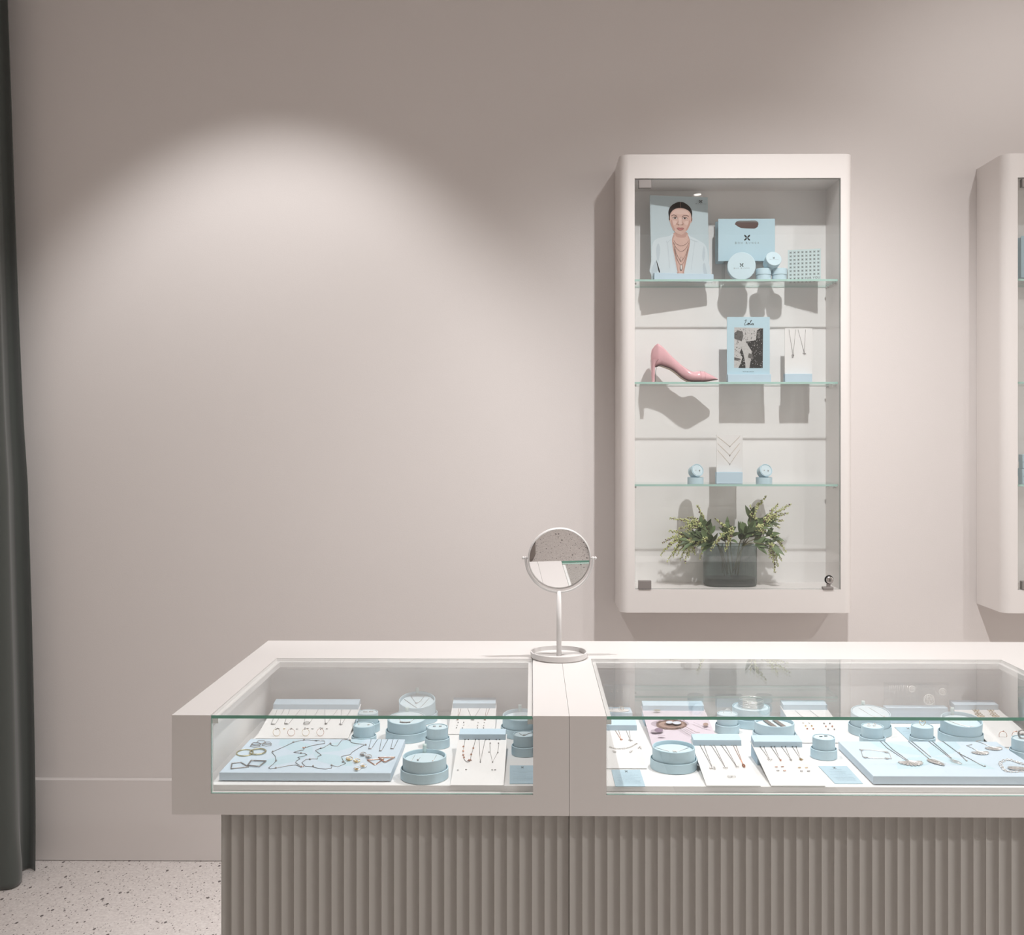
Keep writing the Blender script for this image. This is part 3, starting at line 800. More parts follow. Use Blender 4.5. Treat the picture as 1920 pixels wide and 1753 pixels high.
# ------------------------------------------------------------------ white boards with blue bars
class Pad:
    def __init__(s, xl, xr, yb, yf, label, zb=0.843, zf=0.8192, bar_h=0.011, bar_d=0.028, board=None, bar=True):
        L_ = atz(xl, yb, zb); R_ = atz(xr, yb, zb); s.yb = (L_.y + R_.y) / 2
        yfr = atz((xl + xr) / 2, yf, zf).y
        x0, x1 = L_.x, R_.x
        s.x0, s.x1, s.yfr = x0, x1, yfr
        sl = (zb - zf) / (s.yb - yfr); ye = s.yb + bar_d
        Z = lambda y: zf + sl * (y - yfr)
        s.Z = Z
        s.n = V((0, -sl, 1)).normalized(); s.p0 = V((0, yfr, zf)); s.d = V((0, -1, -sl)).normalized()
        t = thing('necklace_board', ((x0 + x1) / 2, (ye + yfr) / 2, ZF), label, 'display board', 'white jewellery boards with blue bars')
        th = 0.0014; e = 0.002
        MB(board or WHITE).hexa([(x0 - e, yfr, zf - th), (x1 + e, yfr, zf - th), (x1 + e, ye, Z(ye) - th), (x0 - e, ye, Z(ye) - th),
                      (x0 - e, yfr, zf), (x1 + e, yfr, zf), (x1 + e, ye, Z(ye)), (x0 - e, ye, Z(ye))]).build('board', None, t)
        # wedge support
        MB(BAR).hexa([(x0, s.yb - 0.03, ZF + 0.0003), (x1, s.yb - 0.03, ZF + 0.0003), (x1, ye, ZF + 0.0003), (x0, ye, ZF + 0.0003),
                      (x0, s.yb - 0.03, Z(s.yb - 0.03) - th), (x1, s.yb - 0.03, Z(s.yb - 0.03) - th), (x1, ye, Z(ye) - th), (x0, ye, Z(ye) - th)]).build('wedge_support', None, t)
        MB(BAR).hexa([(x0, s.yb, Z(s.yb)), (x1, s.yb, Z(s.yb)), (x1, ye, Z(ye)), (x0, ye, Z(ye)),
                      (x0, s.yb, Z(s.yb) + bar_h), (x1, s.yb, Z(s.yb) + bar_h), (x1, ye, Z(ye) + bar_h), (x0, ye, Z(ye) + bar_h)]).build('bar', None, t)
        s.t = t
    def P(s, px, py, h=0.0008):
        return onplane(px, py, s.p0, s.n) + s.n * h

def vneck(pad, xa, xb, yt, xp, yp, mat, kind, label, group, ps=0.0035, pm=None):
    a, b_, c = pad.P(xa, yt), pad.P(xb, yt), pad.P(xp, yp)
    necklace([[a, c + (a - c) * 0.0], [c, b_]], mat, (kind, c), label, group, psize=ps, pmat=pm, normal=pad.n, pdir=pad.d)

A = Pad(512, 672, 1330, 1384, 'wide white board with five necklaces at the back left of the left case')
g = 'necklaces on the back left board'
for k, (xa, xb, xp1, xp2, yp, kd, lb) in enumerate((
    (520, 533, 508, 516, 1358.5, 'bar', 'fine necklace with two tiny studs, leftmost on the back left board'),
    (543, 563, 533, 541, 1358, 'bird', 'fine necklace with a twig pendant, second from the left on the back board'),
    (575, 597, 570, 580, 1357, 'ring', 'fine necklace with an open ring pendant, middle of the back board'),
    (609, 633, 610, 612, 1358, 'star', 'fine necklace with a small star pendant on the back left board'),
    (641, 658, 638, 640, 1359, 'bird', 'fine necklace with a bird pendant, rightmost on the back left board'))):
    a, b_, c1, c2 = A.P(xa, 1331), A.P(xb, 1331), A.P(xp1, yp), A.P(xp2, yp)
    necklace([[a, c1, c2, b_]], DSILVER, (kd, (c1 + c2) / 2), lb, g, psize=0.0065 if kd == 'ring' else 0.0035, normal=A.n, pdir=A.d, r=0.00042)
for k, (x, m) in enumerate(((518.5, SILVER), (546, DSILVER), (573, SILVER), (600.5, DSILVER))):
    t = thing('finger_ring', A.P(x, 1380), ['thin ring with a tiny stone, leftmost of the row behind the left tray', 'thin ring with a leafy top, second of the row behind the left tray', 'thin ring with a pointed top, third of the row behind the left tray', 'thin ring with a branching top, rightmost of the row behind the left tray'][k], 'ring', 'rings standing on the back left board')
    c = A.P(x, 1380) + V((0, 0, 0.007))
    MB(ROSE if k % 2 else GOLD).tube(arc_ring(c, 0.0075, (1, 0, 0), (0, 0.1, 1), 24), 0.0004, 5, closed=True).build('band', None, t)
    mb = MB(DSILVER); pendant(mb, 'blob', c + V((0, 0, 0.008)), 0.003, V((0, -1, 0)), V((0, 0, 1))); mb.build('setting', None, t)
for x, y in ((522, 1367), (533, 1367.5), (557, 1368), (586, 1367.5), (577, 1367), (604, 1366.5), (613, 1367.5)):
    small('stud_earring', 'bar', A.P(x, y), 0.0022, GOLD if x == 533 else DSILVER, 'gold bar earring in the row behind the standing rings' if x == 533 else 'small dark bar earring in the row behind the standing rings', 'earring', None if x == 533 else 'bar earrings on the back left board', A.n, A.d)

Fp = Pad(849, 929, 1328, 1376, 'white board with three fine chains at the back of the left case')
for k, (xa, xb, xp) in enumerate(((860, 864, 858), (877, 900, 886), (912, 918, 909))):
    vneck(Fp, xa, xb, 1329, xp, 1350.5, ROSE if k != 1 else DSILVER, 'bar', ['rose fine chain, left one on the rear board of the left case', 'dark fine chain with a bar, middle one on the rear board', 'rose fine chain, right one on the rear board of the left case'][k], 'chains on the rear board', ps=0.004 if k == 1 else 0.0022)
for x, y, m in ((859, 1355.5, DSILVER), (869.5, 1355.5, DSILVER), (857.5, 1360.5, SILVER), (869.5, 1360.5, SILVER), (856, 1365.5, DSILVER), (867, 1366, DSILVER),
                (896.5, 1355.5, SILVER), (908, 1355.5, SILVER), (895.5, 1361, SILVER), (907, 1361, SILVER), (895, 1366, DSILVER), (906.5, 1366, DSILVER)):
    small('stud_earring', 'ball', Fp.P(x, y), 0.0030, m, ('dark' if m is DSILVER else 'light') + ' tiny stud earring in the two grids of the rear board', 'earring', 'stud earrings on the rear board', Fp.n, Fp.d)

G = Pad(861, 948, 1387, 1472, 'white board with three necklaces beside the front large box, left case')
g = 'necklaces on the front board of the left case'
p = [G.P(*q) for q in ((872, 1388), (870, 1400), (868.5, 1409), (868.5, 1417), (871, 1425), (876, 1429), (881, 1427), (884, 1415), (887, 1404), (891.5, 1388))]
necklace([smooth_open(p, 3)], DSILVER, ('star', G.P(880.5, 1426.5)), 'charm necklace with a rose star, leftmost on the front white board', g, pmat=ROSE, psize=0.0045, normal=G.n, pdir=G.d, beads=[G.P(*q, 0.001) for q in ((869, 1400.5), (868.6, 1409), (868.6, 1416.5), (870, 1421), (887.5, 1403.5), (883.5, 1415.5))], r=0.00045)
vneck(G, 898.5, 909.5, 1388, 900.5, 1430, DSILVER, 'ball', 'plain V necklace with a drop, middle of the front white board', g, ps=0.003)
necklace([[G.P(*q) for q in ((918.5, 1394), (919.5, 1411), (923.5, 1430), (933, 1411.5), (935.5, 1394))]], DSILVER, ('ball', G.P(923.5, 1430)), 'charm necklace with four side charms, rightmost on the front white board', g, psize=0.0032, normal=G.n, beads=[G.P(*q, 0.001) for q in ((919, 1394), (934.5, 1394), (917, 1411), (933.5, 1411.5))], r=0.00042)
for x in (872, 878.5, 891.5, 898, 911, 917.5, 930.5, 937):
    small('pin', 'ball', G.P(x, 1387.6, 0.0004), 0.0022, BLACK, 'black pin head holding a chain under the blue bar', 'pin', 'pins of the front white board', G.n, G.d)
for x, y in ((858.5, 1445), (874, 1444), (923, 1444.5), (928.5, 1444.5)):
    small('stud_earring', 'bar', G.P(x, y), 0.0016, DSILVER, 'tiny dark stud low on the front white board', 'earring', 'studs on the front white board', G.n, G.d)

R1 = Pad(1107, 1194, 1369.5, 1440, 'white board with gold and dark necklaces at the left end of the right case')
g = 'necklaces on the board at the left end of the right case'
vneck(R1, 1153.5, 1160, 1370, 1165, 1388, ROSE, 'heart', 'rose gold necklace with a small charm at the left end of the right case', g, ps=0.0025)
vneck(R1, 1174, 1180, 1370, 1182, 1389, DSILVER, 'bird', 'dark necklace with a charm, beside the rose gold one in the right case', g, ps=0.004)
t = thing('charm_bracelet', R1.P(1170, 1403), 'silver charm bracelet lying across the board at the left of the right case', 'bracelet')
pts = smooth_open([R1.P(*q) for q in ((1144, 1401), (1154, 1404), (1164, 1404.5), (1172, 1403.5), (1180, 1402), (1188, 1398), (1196, 1393.5))], 6)
mb = MB(SILVER)
for k in range(0, len(pts) - 1, 2): mb.tube(arc_ring(pts[k], 0.0019, (1, 0, 0), (0, 1, 0.1), 10), 0.0006, 4, closed=True)
mb.build('links', None, t)
for q in ((1151.5, 1411), (1182.5, 1409.5), (1199.5, 1403.5)):
    mb = MB(SILVER); pendant(mb, 'blob', R1.P(*q, 0.001), 0.0052, R1.n, R1.d); mb.build('charm', None, t)

R3 = Pad(1300.5, 1390, 1398, 1473, 'white board with four silver pendants in the front of the right case')
g = 'pendant necklaces on the front board of the right case'
for k, (xa, xb, xp, yp, kd, m, ps) in enumerate(((1313, 1320, 1336, 1440.5, 'blob', SILVER, 0.0065), (1334, 1340, 1360.5, 1440.5, 'heart', SILVER, 0.004), (1353, 1360, 1382, 1438.5, 'ring', SILVER, 0.0032), (1375, 1380, 1394.5, 1437, 'leaf', ROSE, 0.006))):
    vneck(R3, xa, xb, 1398.5, xp, yp, DSILVER if m is SILVER else ROSE, kd, ['necklace with a flower disc pendant, leftmost on the front board', 'necklace with a heart pendant, second on the front board', 'necklace with a small ring pendant, third on the front board', 'necklace with a rose leaf pendant, rightmost on the front board'][k] + ' of the right case', g, ps=ps, pm=m)
for x in (1367.5, 1375.5):
    small('hoop_earring', 'ring', R3.P(x, 1457), 0.0034, SILVER, 'silver open hoop low on the front board of the right case', 'earring', 'hoops on the front board of the right case', R3.n, R3.d)
for x in (1313, 1320.5, 1331.5, 1338.5, 1352, 1358, 1372, 1378.5):
    small('pin', 'ball', R3.P(x, 1398.3, 0.0004), 0.0018, DSILVER, 'dark pin head under the bar of the board with silver pendants', 'pin', 'pins of the silver pendant board', R3.n, R3.d)

R4 = Pad(1414, 1504, 1401, 1473, 'white board with four small coloured pendants, beside the small box with black bars')
g = 'pendant necklaces on the board beside the small box'
for k, (xa, xb, xp, yp, m, kd) in enumerate(((1425.5, 1432.5, 1443.5, 1425, SILVER, 'heart'), (1446, 1452.5, 1463.5, 1426.5, ROSE, 'ball'), (1466, 1473, 1483, 1425, SILVER, 'leaf'), (1486, 1493, 1502, 1425, GOLD, 'star'))):
    vneck(R4, xa, xb, 1401.5, xp, yp, DSILVER, kd, ['necklace with a silver heart, leftmost on the board beside the small box', 'necklace with a rose drop, second on the board beside the small box', 'necklace with a pale leaf, third on the board beside the small box', 'necklace with a gold star, rightmost on the board beside the small box'][k], g, ps=0.0042, pm=m)
    for xx in (xa, xb): small('pin', 'ball', R4.P(xx, 1401.3, 0.0004), 0.0021, BLACK, 'black pin head holding a chain on the board beside the small box', 'pin', 'pins of the board beside the small box', R4.n, R4.d)
for x, y, m in ((1455.5, 1439, ROSE), (1467, 1438.5, ROSE), (1458.5, 1446, DSILVER), (1471, 1446, ROSE), (1499, 1440.5, GOLD), (1512, 1440.5, GOLD), (1502.5, 1447, DSILVER), (1516, 1447, DSILVER)):
    small('stud_earring', 'bar', R4.P(x, y), 0.0026, m, {ROSE: 'rose bar earring', GOLD: 'gold bar earring', DSILVER: 'dark bar earring'}[m] + ' low on the board beside the small box', 'earring', 'bar earrings on the board beside the small box', R4.n, R4.d)

R5 = Pad(1469, 1551, 1331, 1392, 'white board with chains and stud rows at the back of the right case')
for k, (xa, xb) in enumerate(((1490, 1505), (1518, 1535))):
    necklace([[R5.P(xa, 1332), R5.P(xb, 1345)]], DSILVER, ('ball', R5.P(xb, 1345.5)), ['fine straight chain, left one on the back board of the right case', 'fine straight chain, right one on the back board of the right case'][k], 'chains on the back board of the right case', psize=0.002, r=0.0004, normal=R5.n)
for x, y, m in ((1506, 1356.5, SILVER), (1517.5, 1356.5, SILVER), (1510.5, 1362, GOLD), (1522, 1362, GOLD), (1513.5, 1367.5, ROSE), (1525, 1367.5, ROSE),
                (1545, 1357.5, DSILVER), (1556, 1357.5, DSILVER), (1548.5, 1363, ROSE), (1560.5, 1363, ROSE), (1553, 1368.5, DSILVER), (1564.5, 1368.5, DSILVER)):
    small('stud_earring', 'ball', R5.P(x, y), 0.0042, m, {SILVER: 'silver', GOLD: 'gold', ROSE: 'rose', DSILVER: 'dark'}[m] + ' stud earring in the rows behind the small box with black bars', 'earring', 'stud rows on the back board of the right case', R5.n, R5.d)

R7 = Pad(1790, 1872, 1331, 1400, 'white board with ornate gold earrings at the back right of the right case')
for k, (x, y) in enumerate(((1832, 1336), (1860, 1336))):
    t = thing('drop_earring', R7.P(x, y), ['ornate gold drop earring, left one at the back right of the right case', 'ornate gold drop earring, right one at the back right of the right case'][k], 'earring', 'ornate gold drop earrings')
    mb = MB(GOLD)
    for j, (ox, oy) in enumerate(((-5, -4), (0, -4), (-2, -1), (3, 1), (0, 4), (6, 4), (10, 7), (4, 7))):
        mb.tube(arc_ring(R7.P(x + ox, y + oy), 0.0042, (1, 0, 0), R7.d, 12), 0.0007, 4, closed=True)
    mb.build('filigree', None, t)
for k, x in enumerate((1880.5, 1905)):
    c = atz(x, 1386, 0.8205) + V((0, 0, 0.008))
    t = thing('finger_ring', c - V((0, 0, 0.008)), ['thin rose gold ring standing behind the right tray', 'thin rose gold ring standing beside the box at the right edge'][k], 'ring', 'rose gold rings behind the right tray')
    MB(ROSE).tube(arc_ring(c, 0.0082, (1, 0, 0), (0, 0.1, 1), 28), 0.0005, 6, closed=True).build('band', None, t)
    MB(ROSE).ball(c + V((0.001, 0, 0.0086)), 0.0016, 1).build('setting', None, t)

# board with the nest picture
LIL = principled('print_lilac', (0.66, 0.58, 0.64), 0.5); BRN = principled('print_brown', (0.20, 0.13, 0.11), 0.6, vary=0.6, vscale=500)
BRN2 = principled('print_brown_light', (0.36, 0.25, 0.21), 0.6, vary=0.5, vscale=700)
EGG = principled('print_egg', (0.60, 0.62, 0.68), 0.5, vary=0.15, vscale=500); PUR = principled('print_purple', (0.25, 0.18, 0.24), 0.5, vary=0.4, vscale=400)
SHD = principled('print_lilac_grey', (0.45, 0.38, 0.43), 0.5)
N = Pad(1206, 1320, 1332.5, 1402, 'picture board with a bird nest on lilac ground, back left of the right case', board=LIL)
sh = Sheet(lambda u, v: onplane(u, v, N.p0, N.n), N.n, 0.00008)
mb = MB(LIL, BRN, BRN2, EGG, PUR, SHD, GOLD, DSILVER)
sh.ell(mb, 1256, 1357, 36, 8, 5)
sh.ell(mb, 1259, 1359, 29, 9.5, 1); sh.ell(mb, 1260, 1358, 25, 7, 2); sh.ell(mb, 1262, 1358, 17, 4.6, 1)
rnd = random.Random(3)
for k in range(46):
    a = rnd.uniform(0, 2 * pi); rr = rnd.uniform(0.85, 1.12)
    cx, cy = 1259 + 27 * rr * cos(a), 1359 + 8.6 * rr * sin(a)
    d = rnd.uniform(-0.5, 0.5); ln = rnd.uniform(4, 9)
    sh.line(mb, [(cx - ln / 2 * sin(a + d) , cy + ln / 7 * cos(a + d)), (cx + ln / 2 * sin(a + d), cy - ln / 7 * cos(a + d))], 0.6, rnd.choice((1, 2)))
sh.ell(mb, 1255, 1357.5, 6.5, 2.6, 3); sh.ell(mb, 1269, 1358.5, 8, 3, 3)
sh.ell(mb, 1228, 1374, 8, 3, 5); sh.ell(mb, 1235, 1372.5, 8, 4.2, 4)
for dx in (0, 5): sh.line(mb, [(1270 + dx, 1367), (1284 + dx, 1376), (1294 + dx, 1382)], 0.6, 7)
sh.line(mb, [(1285, 1366), (1305, 1377), (1312, 1377)], 0.7, 1)
sh.ell(mb, 1240, 1383, 7, 1.2, 5); sh.ell(mb, 1240, 1382.8, 5.6, 0.7, 0)
sh.ell(mb, 1232, 1335.5, 7, 1.8, 6); sh.ell(mb, 1323, 1362, 5, 3, 2); sh.line(mb, [(1300, 1358), (1318, 1366), (1332, 1369)], 0.6, 5)
mb.build('nest_picture', None, N.t)

# ------------------------------------------------------------------ back row stands of the right case
def ear_stand():
    a = atz(1136, 1343, 0.838); b_ = atz(1186, 1343, 0.838); y = a.y
    t = thing('earring_stand', ((a.x + b_.x) / 2, y + 0.02, ZF), 'pale blue block stand with white oval plate at the far left of the right case', 'display stand')
    MB(BAR).rbox((a.x, y, ZF + 0.0003), (b_.x, y + 0.030, 0.846), 0.0012).build('block', None, t)
    c = V(((a.x + b_.x) / 2 - 0.003, y + 0.014, 0.8465))
    T = Matrix.Translation(c) @ Matrix.Diagonal((1.6, 0.8, 1, 1))
    MB(WHITE).lathe([(0, 0), (0.0165, 0), (0.0165, 0.0015), (0, 0.0016)], 32, T).build('oval_plate', None, t)
    for k, dx in enumerate((-0.014, 0.006, 0.010)):
        mb = MB(GOLD if k == 2 else SILVER).tube(arc_ring(c + V((dx, -0.002, 0.0055)), 0.0038, (1, 0, 0), (0, 0.2, 1), 16), 0.0005, 5, closed=True)
        tag(mb.build('hoop_earring'), ['silver hoop standing at the left of the oval plate', 'silver hoop standing at the right of the oval plate', 'gold hoop standing at the right of the oval plate'][k], 'earring', 'hoops on the oval plate')
    # clear upright behind
    yy = y + 0.045
    q0 = at(1133, 1322, yy); q1 = at(1181, 1283, yy)
    t = thing('acrylic_earring_stand', ((q0.x + q1.x) / 2, yy, ZF), 'clear acrylic upright on a blue foot at the far left of the right case', 'display stand')
    MB(ACRYL).box((q0.x, yy, 0.84), (q1.x, yy + 0.002, q1.z)).build('acrylic_panel', None, t)
    MB(BAR).rbox((q0.x - 0.002, yy - 0.006, ZF + 0.0003), (q1.x + 0.002, yy + 0.012, 0.843), 0.001).build('foot', None, t)
    for k, px in enumerate((1147, 1157, 1168)):
        c = at(px, 1297, yy - 0.001); mb = MB(SILVER)
        mb.tube([c + V((0, 0, 0.006)), c], 0.0004, 4).ball(c, 0.0016, 1)
        tag(mb.build('drop_earring'), ['tiny drop earring, left one on the clear upright', 'tiny drop earring, middle one on the clear upright', 'tiny drop earring, right one on the clear upright'][k], 'earring', 'drop earrings on the clear upright')
ear_stand()
def long_stand():
    z0 = 0.8385; a = atz(1662, 1357, ZF); y = a.y; b_ = at(1778, 1357, y)
    t = thing('acrylic_necklace_stand', ((a.x + b_.x) / 2, y + 0.02, ZF), 'long pale blue foot carrying a clear acrylic necklace panel, back of the right case', 'display stand')
    zt = at(1700, 1327, y).z
    MB(BAR).rbox((a.x, y, ZF + 0.0003), (b_.x, y + 0.022, zt), 0.001).build('foot', None, t)
    yy = y + 0.012
    p0 = at(1617, 1322, yy); p1 = at(1778, 1283, yy)
    MB(ACRYL).box((a.x, yy, zt - 0.002), (p1.x, yy + 0.003, p1.z)).build('acrylic_panel', None, t)
    MB(ACRYL).box((a.x, yy - 0.004, p1.z), (p1.x, yy + 0.006, p1.z + 0.003)).build('acrylic_ledge', None, t)
    rnd = random.Random(8)
    for k in range(6):
        px = 1668 + k * 7.5; y0, y1 = 1285, rnd.choice((1306, 1311, 1316)); yq = yy - 0.0045
        necklace([[at(px, y0, yq), at(px + 1.5, y1, yq), at(px + 4, y0, yq)]], SILVER, None, 'fine silver chain hanging in a row on the clear panel, back of the right case', 'chains on the clear panel', r=0.0004)
    for k, (px, py, rr, nm) in enumerate(((1710, 1292, 0.0065, 'small pierced white disc pendant hanging left on the clear panel'), (1742, 1312, 0.0115, 'large pierced white disc pendant hanging on the clear panel'), (1767, 1297, 0.007, 'open white flower pendant hanging at the right of the clear panel'))):
        c = at(px, py, yy - 0.006); t2_ = thing('disc_pendant', c, nm, 'pendant', 'white discs on the clear panel')
        mb = MB(PEARL); mb.tube(arc_ring(c, rr, (1, 0, 0), (0, 0, 1), 32), 0.0012, 6, closed=True)
        st = rr / 3.2
        for i in range(-4, 5):
            xx = i * st; h = math.sqrt(max(0, rr * rr - xx * xx))
            if h > 0:
                mb.tube([c + V((xx, 0, -h)), c + V((xx, 0, h))], 0.00075, 5)
                mb.tube([c + V((-h, 0, xx)), c + V((h, 0, xx))], 0.00075, 5)
        mb.build('pierced_disc', None, t2_)
long_stand()

# ------------------------------------------------------------------ info cards
def card(p, label, rows=7, seed=1):
    # p: four pixels on the deck: back-left, back-right, front-right, front-left
    q = [atz(x, y, ZF + 0.0012) for x, y in p]
    t = thing('info_card', sum(q, V((0, 0, 0))) / 4 - V((0, 0, 0.001)), label, 'card', 'pale blue info cards')
    lo = [v - V((0, 0, 0.0008)) for v in q]
    MB(CARD).hexa([lo[3], lo[2], lo[1], lo[0], q[3], q[2], q[1], q[0]]).build('card_stock', None, t)
    fn = lambda u, v: (q[0] * (1 - u) + q[1] * u) * (1 - v) + (q[3] * (1 - u) + q[2] * u) * v
    s = Sheet(fn, (0, 0, 1), 0.00008); mb = MB(INK, BLACK)
    s.emblem(mb, 0.5, 0.12, 0.11, 1, -1)
    s.text(mb, 'BOH RUNGA', 0.5, 0.21, 0.055, 0, -1, 1.3)
    rnd = random.Random(seed)
    for k in range(rows):
        v = 0.34 + 0.56 * k / rows; w = rnd.uniform(0.55, 0.78) if k not in (1, 3) else rnd.uniform(0.25, 0.4)
        x = 0.5 - w / 2
        while x < 0.5 + w / 2:
            l = rnd.uniform(0.02, 0.09)
            s.line(mb, [(x, v), (x + l, v)], 0.014, 0); s.k -= 1
            x += l + 0.018
    mb.build('printed_text', None, t)
card(((956, 1435), (1003, 1435), (1003, 1469), (955.5, 1469)), 'pale blue info card at the front right of the left case', seed=2)
card(((1146.4, 1443), (1200, 1443), (1210, 1474), (1154, 1474)), 'pale blue info card at the front left of the right case', seed=3)
card(((1534.4, 1436), (1588, 1436), (1618.3, 1469), (1565.8, 1469)), 'pale blue info card beside the left side of the right tray', seed=4)
card(((1677, 1363), (1722, 1363), (1752, 1389), (1705, 1389)), 'pale blue info card half under the small box with the heart ring', seed=5)

# ------------------------------------------------------------------ blue trays
ZTR = 0.8335
def tray(bl, br, fl, fr, label):
    q = [atz(x, y, ZTR) for x, y in (bl, br, fr, fl)]
    x0 = (q[0].x + q[3].x) / 2; x1 = (q[1].x + q[2].x) / 2; y1 = (q[0].y + q[1].y) / 2; y0 = (q[2].y + q[3].y) / 2
    t = thing('jewellery_tray', ((x0 + x1) / 2, (y0 + y1) / 2, ZF), label, 'tray', 'large pale blue jewellery trays')
    MB(TRAY).rbox((x0, y0, ZF + 0.0015), (x1, y1, ZTR), 0.0008).build('tray_slab', None, t)
    MB(DECK).box((x0 + 0.006, y0 + 0.012, ZF + 0.0002), (x1 - 0.006, y1 - 0.008, ZF + 0.0015)).build('underlay', None, t)
    s = Sheet(lambda u, v: V((u, v, ZTR)), (0, 0, 1), 0.00006); mb = MB(TRAYP)
    cx, cy = (x0 + x1) / 2 - 0.01, (y0 + y1) / 2 + 0.01
    s.emblem(mb, cx, cy, 0.19, 0)
    mb.build('printed_emblem', None, t)
    return t
tray((470.5, 1385.5), (759, 1385.5), (409.5, 1448.5), (734, 1449), 'large pale blue tray with long chains at the front of the left case')
tray((1571.7, 1390), (1869.6, 1390), (1638, 1455), (1966, 1456), 'large pale blue tray with fan pendants at the front of the right case')
def T_(px, py, h=0.0008): return atz(px, py, ZTR + h)
# left tray
g = 'wavy chain bracelets on the left tray'
mb = MB(DSILVER)
for k, (cx, cy, rx) in enumerate(((480, 1395, 8.5), (478.5, 1398, 8.8), (490, 1391, 8), (500, 1396, 8.5), (501, 1393.5, 7.5))):
    pts = []
    for j in range(28):
        a = 2 * pi * j / 28; w = 1 + 0.09 * sin(5 * a)
        pts.append(T_(cx + rx * w * cos(a), cy + 2.7 * w * sin(a), 0.0008 + 0.0004 * k))
    mb.tube(pts, 0.0006, 5, closed=True)
tag(mb.build('hoop_cluster'), 'cluster of thin blue-silver hoop earrings at the back left of the left tray', 'earrings')
for k, (cx, cy, rx, ry) in enumerate(((459, 1411.5, 15.5, 5.8), (483.5, 1409, 15, 5.2))):
    pts = [T_(cx + rx * cos(2 * pi * j / 36), cy + ry * sin(2 * pi * j / 36) - 1.2 * cos(2 * pi * j / 36), 0.001 + 0.0012 * k) for j in range(36)]
    mb = MB(principled('pale_gold', (0.60, 0.55, 0.36), 0.3, metal=1)); mb.tube(pts, 0.0013, 6, closed=True)
    for j in range(0, 36, 2): mb.ball(pts[j], 0.0017, 1)
    tag(mb.build('bangle'), ['pale gold beaded bangle, left one of the crossing pair', 'pale gold beaded bangle, right one of the crossing pair'][k], 'bangle', 'crossing gold bangles')
for k, sq in enumerate((((435, 1431), (452, 1429.5), (466, 1438), (433, 1441.5)), ((471, 1425.5), (499, 1426.5), (485.5, 1437), (464, 1435)))):
    pts = []
    for i in range(4):
        a, b_ = sq[i], sq[(i + 1) % 4]
        for j in range(5): pts.append(T_(a[0] + (b_[0] - a[0]) * j / 5, a[1] + (b_[1] - a[1]) * j / 5, 0.001 + 0.001 * k))
    tag(MB(DSILVER).tube(pts, 0.0013, 5, closed=True).build('square_bangle'), ['dark silver square bangle at the front left of the left tray', 'dark silver square bangle overlapping the one in the corner'][k], 'bangle', 'square bangles on the left tray')
def cr(cx, cy): return (400 + cx * 0.1084, 1290 + cy * 0.1084)
def cr2(cx, cy): return (580 + cx * 0.1084, 1290 + cy * 0.1084)
l1 = [cr2(*q) for q in ((265, 955), (265, 915), (100, 905))] + [cr(*q) for q in ((1800, 915), (1640, 895), (1540, 900), (1390, 935), (1200, 1025), (1040, 1095), (1010, 1110), (1075, 1180), (1085, 1255), (1040, 1310), (955, 1380), (985, 1398), (1080, 1383), (1300, 1340), (1430, 1330), (1530, 1365))]
l2 = [cr(*q) for q in ((1500, 1340), (1425, 1290), (1440, 1255), (1500, 1225), (1460, 1195), (1560, 1178), (1620, 1155), (1580, 1130), (1490, 1125), (1390, 1112), (1450, 1090), (1560, 1070), (1580, 1035), (1700, 995))] + [cr2(265, 957)]
necklace([[T_(*p) for p in l1], [T_(*p) for p in l2]], DSILVER, None, 'long dark necklace with rose flower links, left one on the left tray', 'long necklaces on the left tray',
    beads=[T_(*cr(*q), 0.0012) for q in ((1570, 897), (1385, 937), (1030, 1098), (1085, 1255), (1080, 1383), (1515, 1125))], psize=0.0046, r=0.0006)
for q in ((1575, 1035), (1535, 1365)):
    small('flower_charm', 'blob', T_(*cr(*q), 0.001), 0.0042, ROSE, 'rose gold flower charm on the left long necklace of the tray', 'charm', 'rose flower charms')
l3 = [cr2(*q) for q in ((950, 975), (860, 965), (730, 945), (705, 905), (640, 890), (565, 895), (530, 940), (485, 1000), (430, 1000), (380, 985), (360, 960), (250, 1030), (180, 1045), (105, 1080), (150, 1115), (210, 1160), (150, 1180), (140, 1225), (40, 1225), (-60, 1235), (-130, 1290), (-70, 1350), (60, 1360), (160, 1390), (280, 1400), (380, 1385), (400, 1340), (490, 1360), (630, 1300), (590, 1260), (555, 1185), (640, 1160), (710, 1150), (740, 1110), (850, 1040), (950, 985))]
necklace([[T_(*p) for p in l3]], DSILVER, None, 'long dark necklace with knotted links, right one on the left tray', 'long necklaces on the left tray',
    beads=[T_(*cr2(*q), 0.0012) for q in ((975, 980), (700, 900), (365, 960), (205, 1040), (10, 1232), (65, 1350), (385, 1335), (580, 1278))], psize=0.0046, r=0.0006)
for k, (xa, xb, x1, x2, yb_) in enumerate(((1070, 1180, 1025, 1070, 1052), (1250, 1360, 1210, 1245, 1088), (1450, 1540, 1405, 1455, 1052))):
    P_ = [T_(*cr2(*q)) for q in ((xa, 885), (x1, yb_), (x2, yb_), (xb, 885))]
    necklace([P_], DSILVER, ('bar', (P_[1] + P_[2]) / 2), ['short necklace with a bar, left of three at the back right of the left tray', 'short necklace with a bar, middle of three at the back right of the left tray', 'short necklace with a bar, right of three at the back right of the left tray'][k], 'short bar necklaces on the left tray', psize=0.0022, r=0.0005)
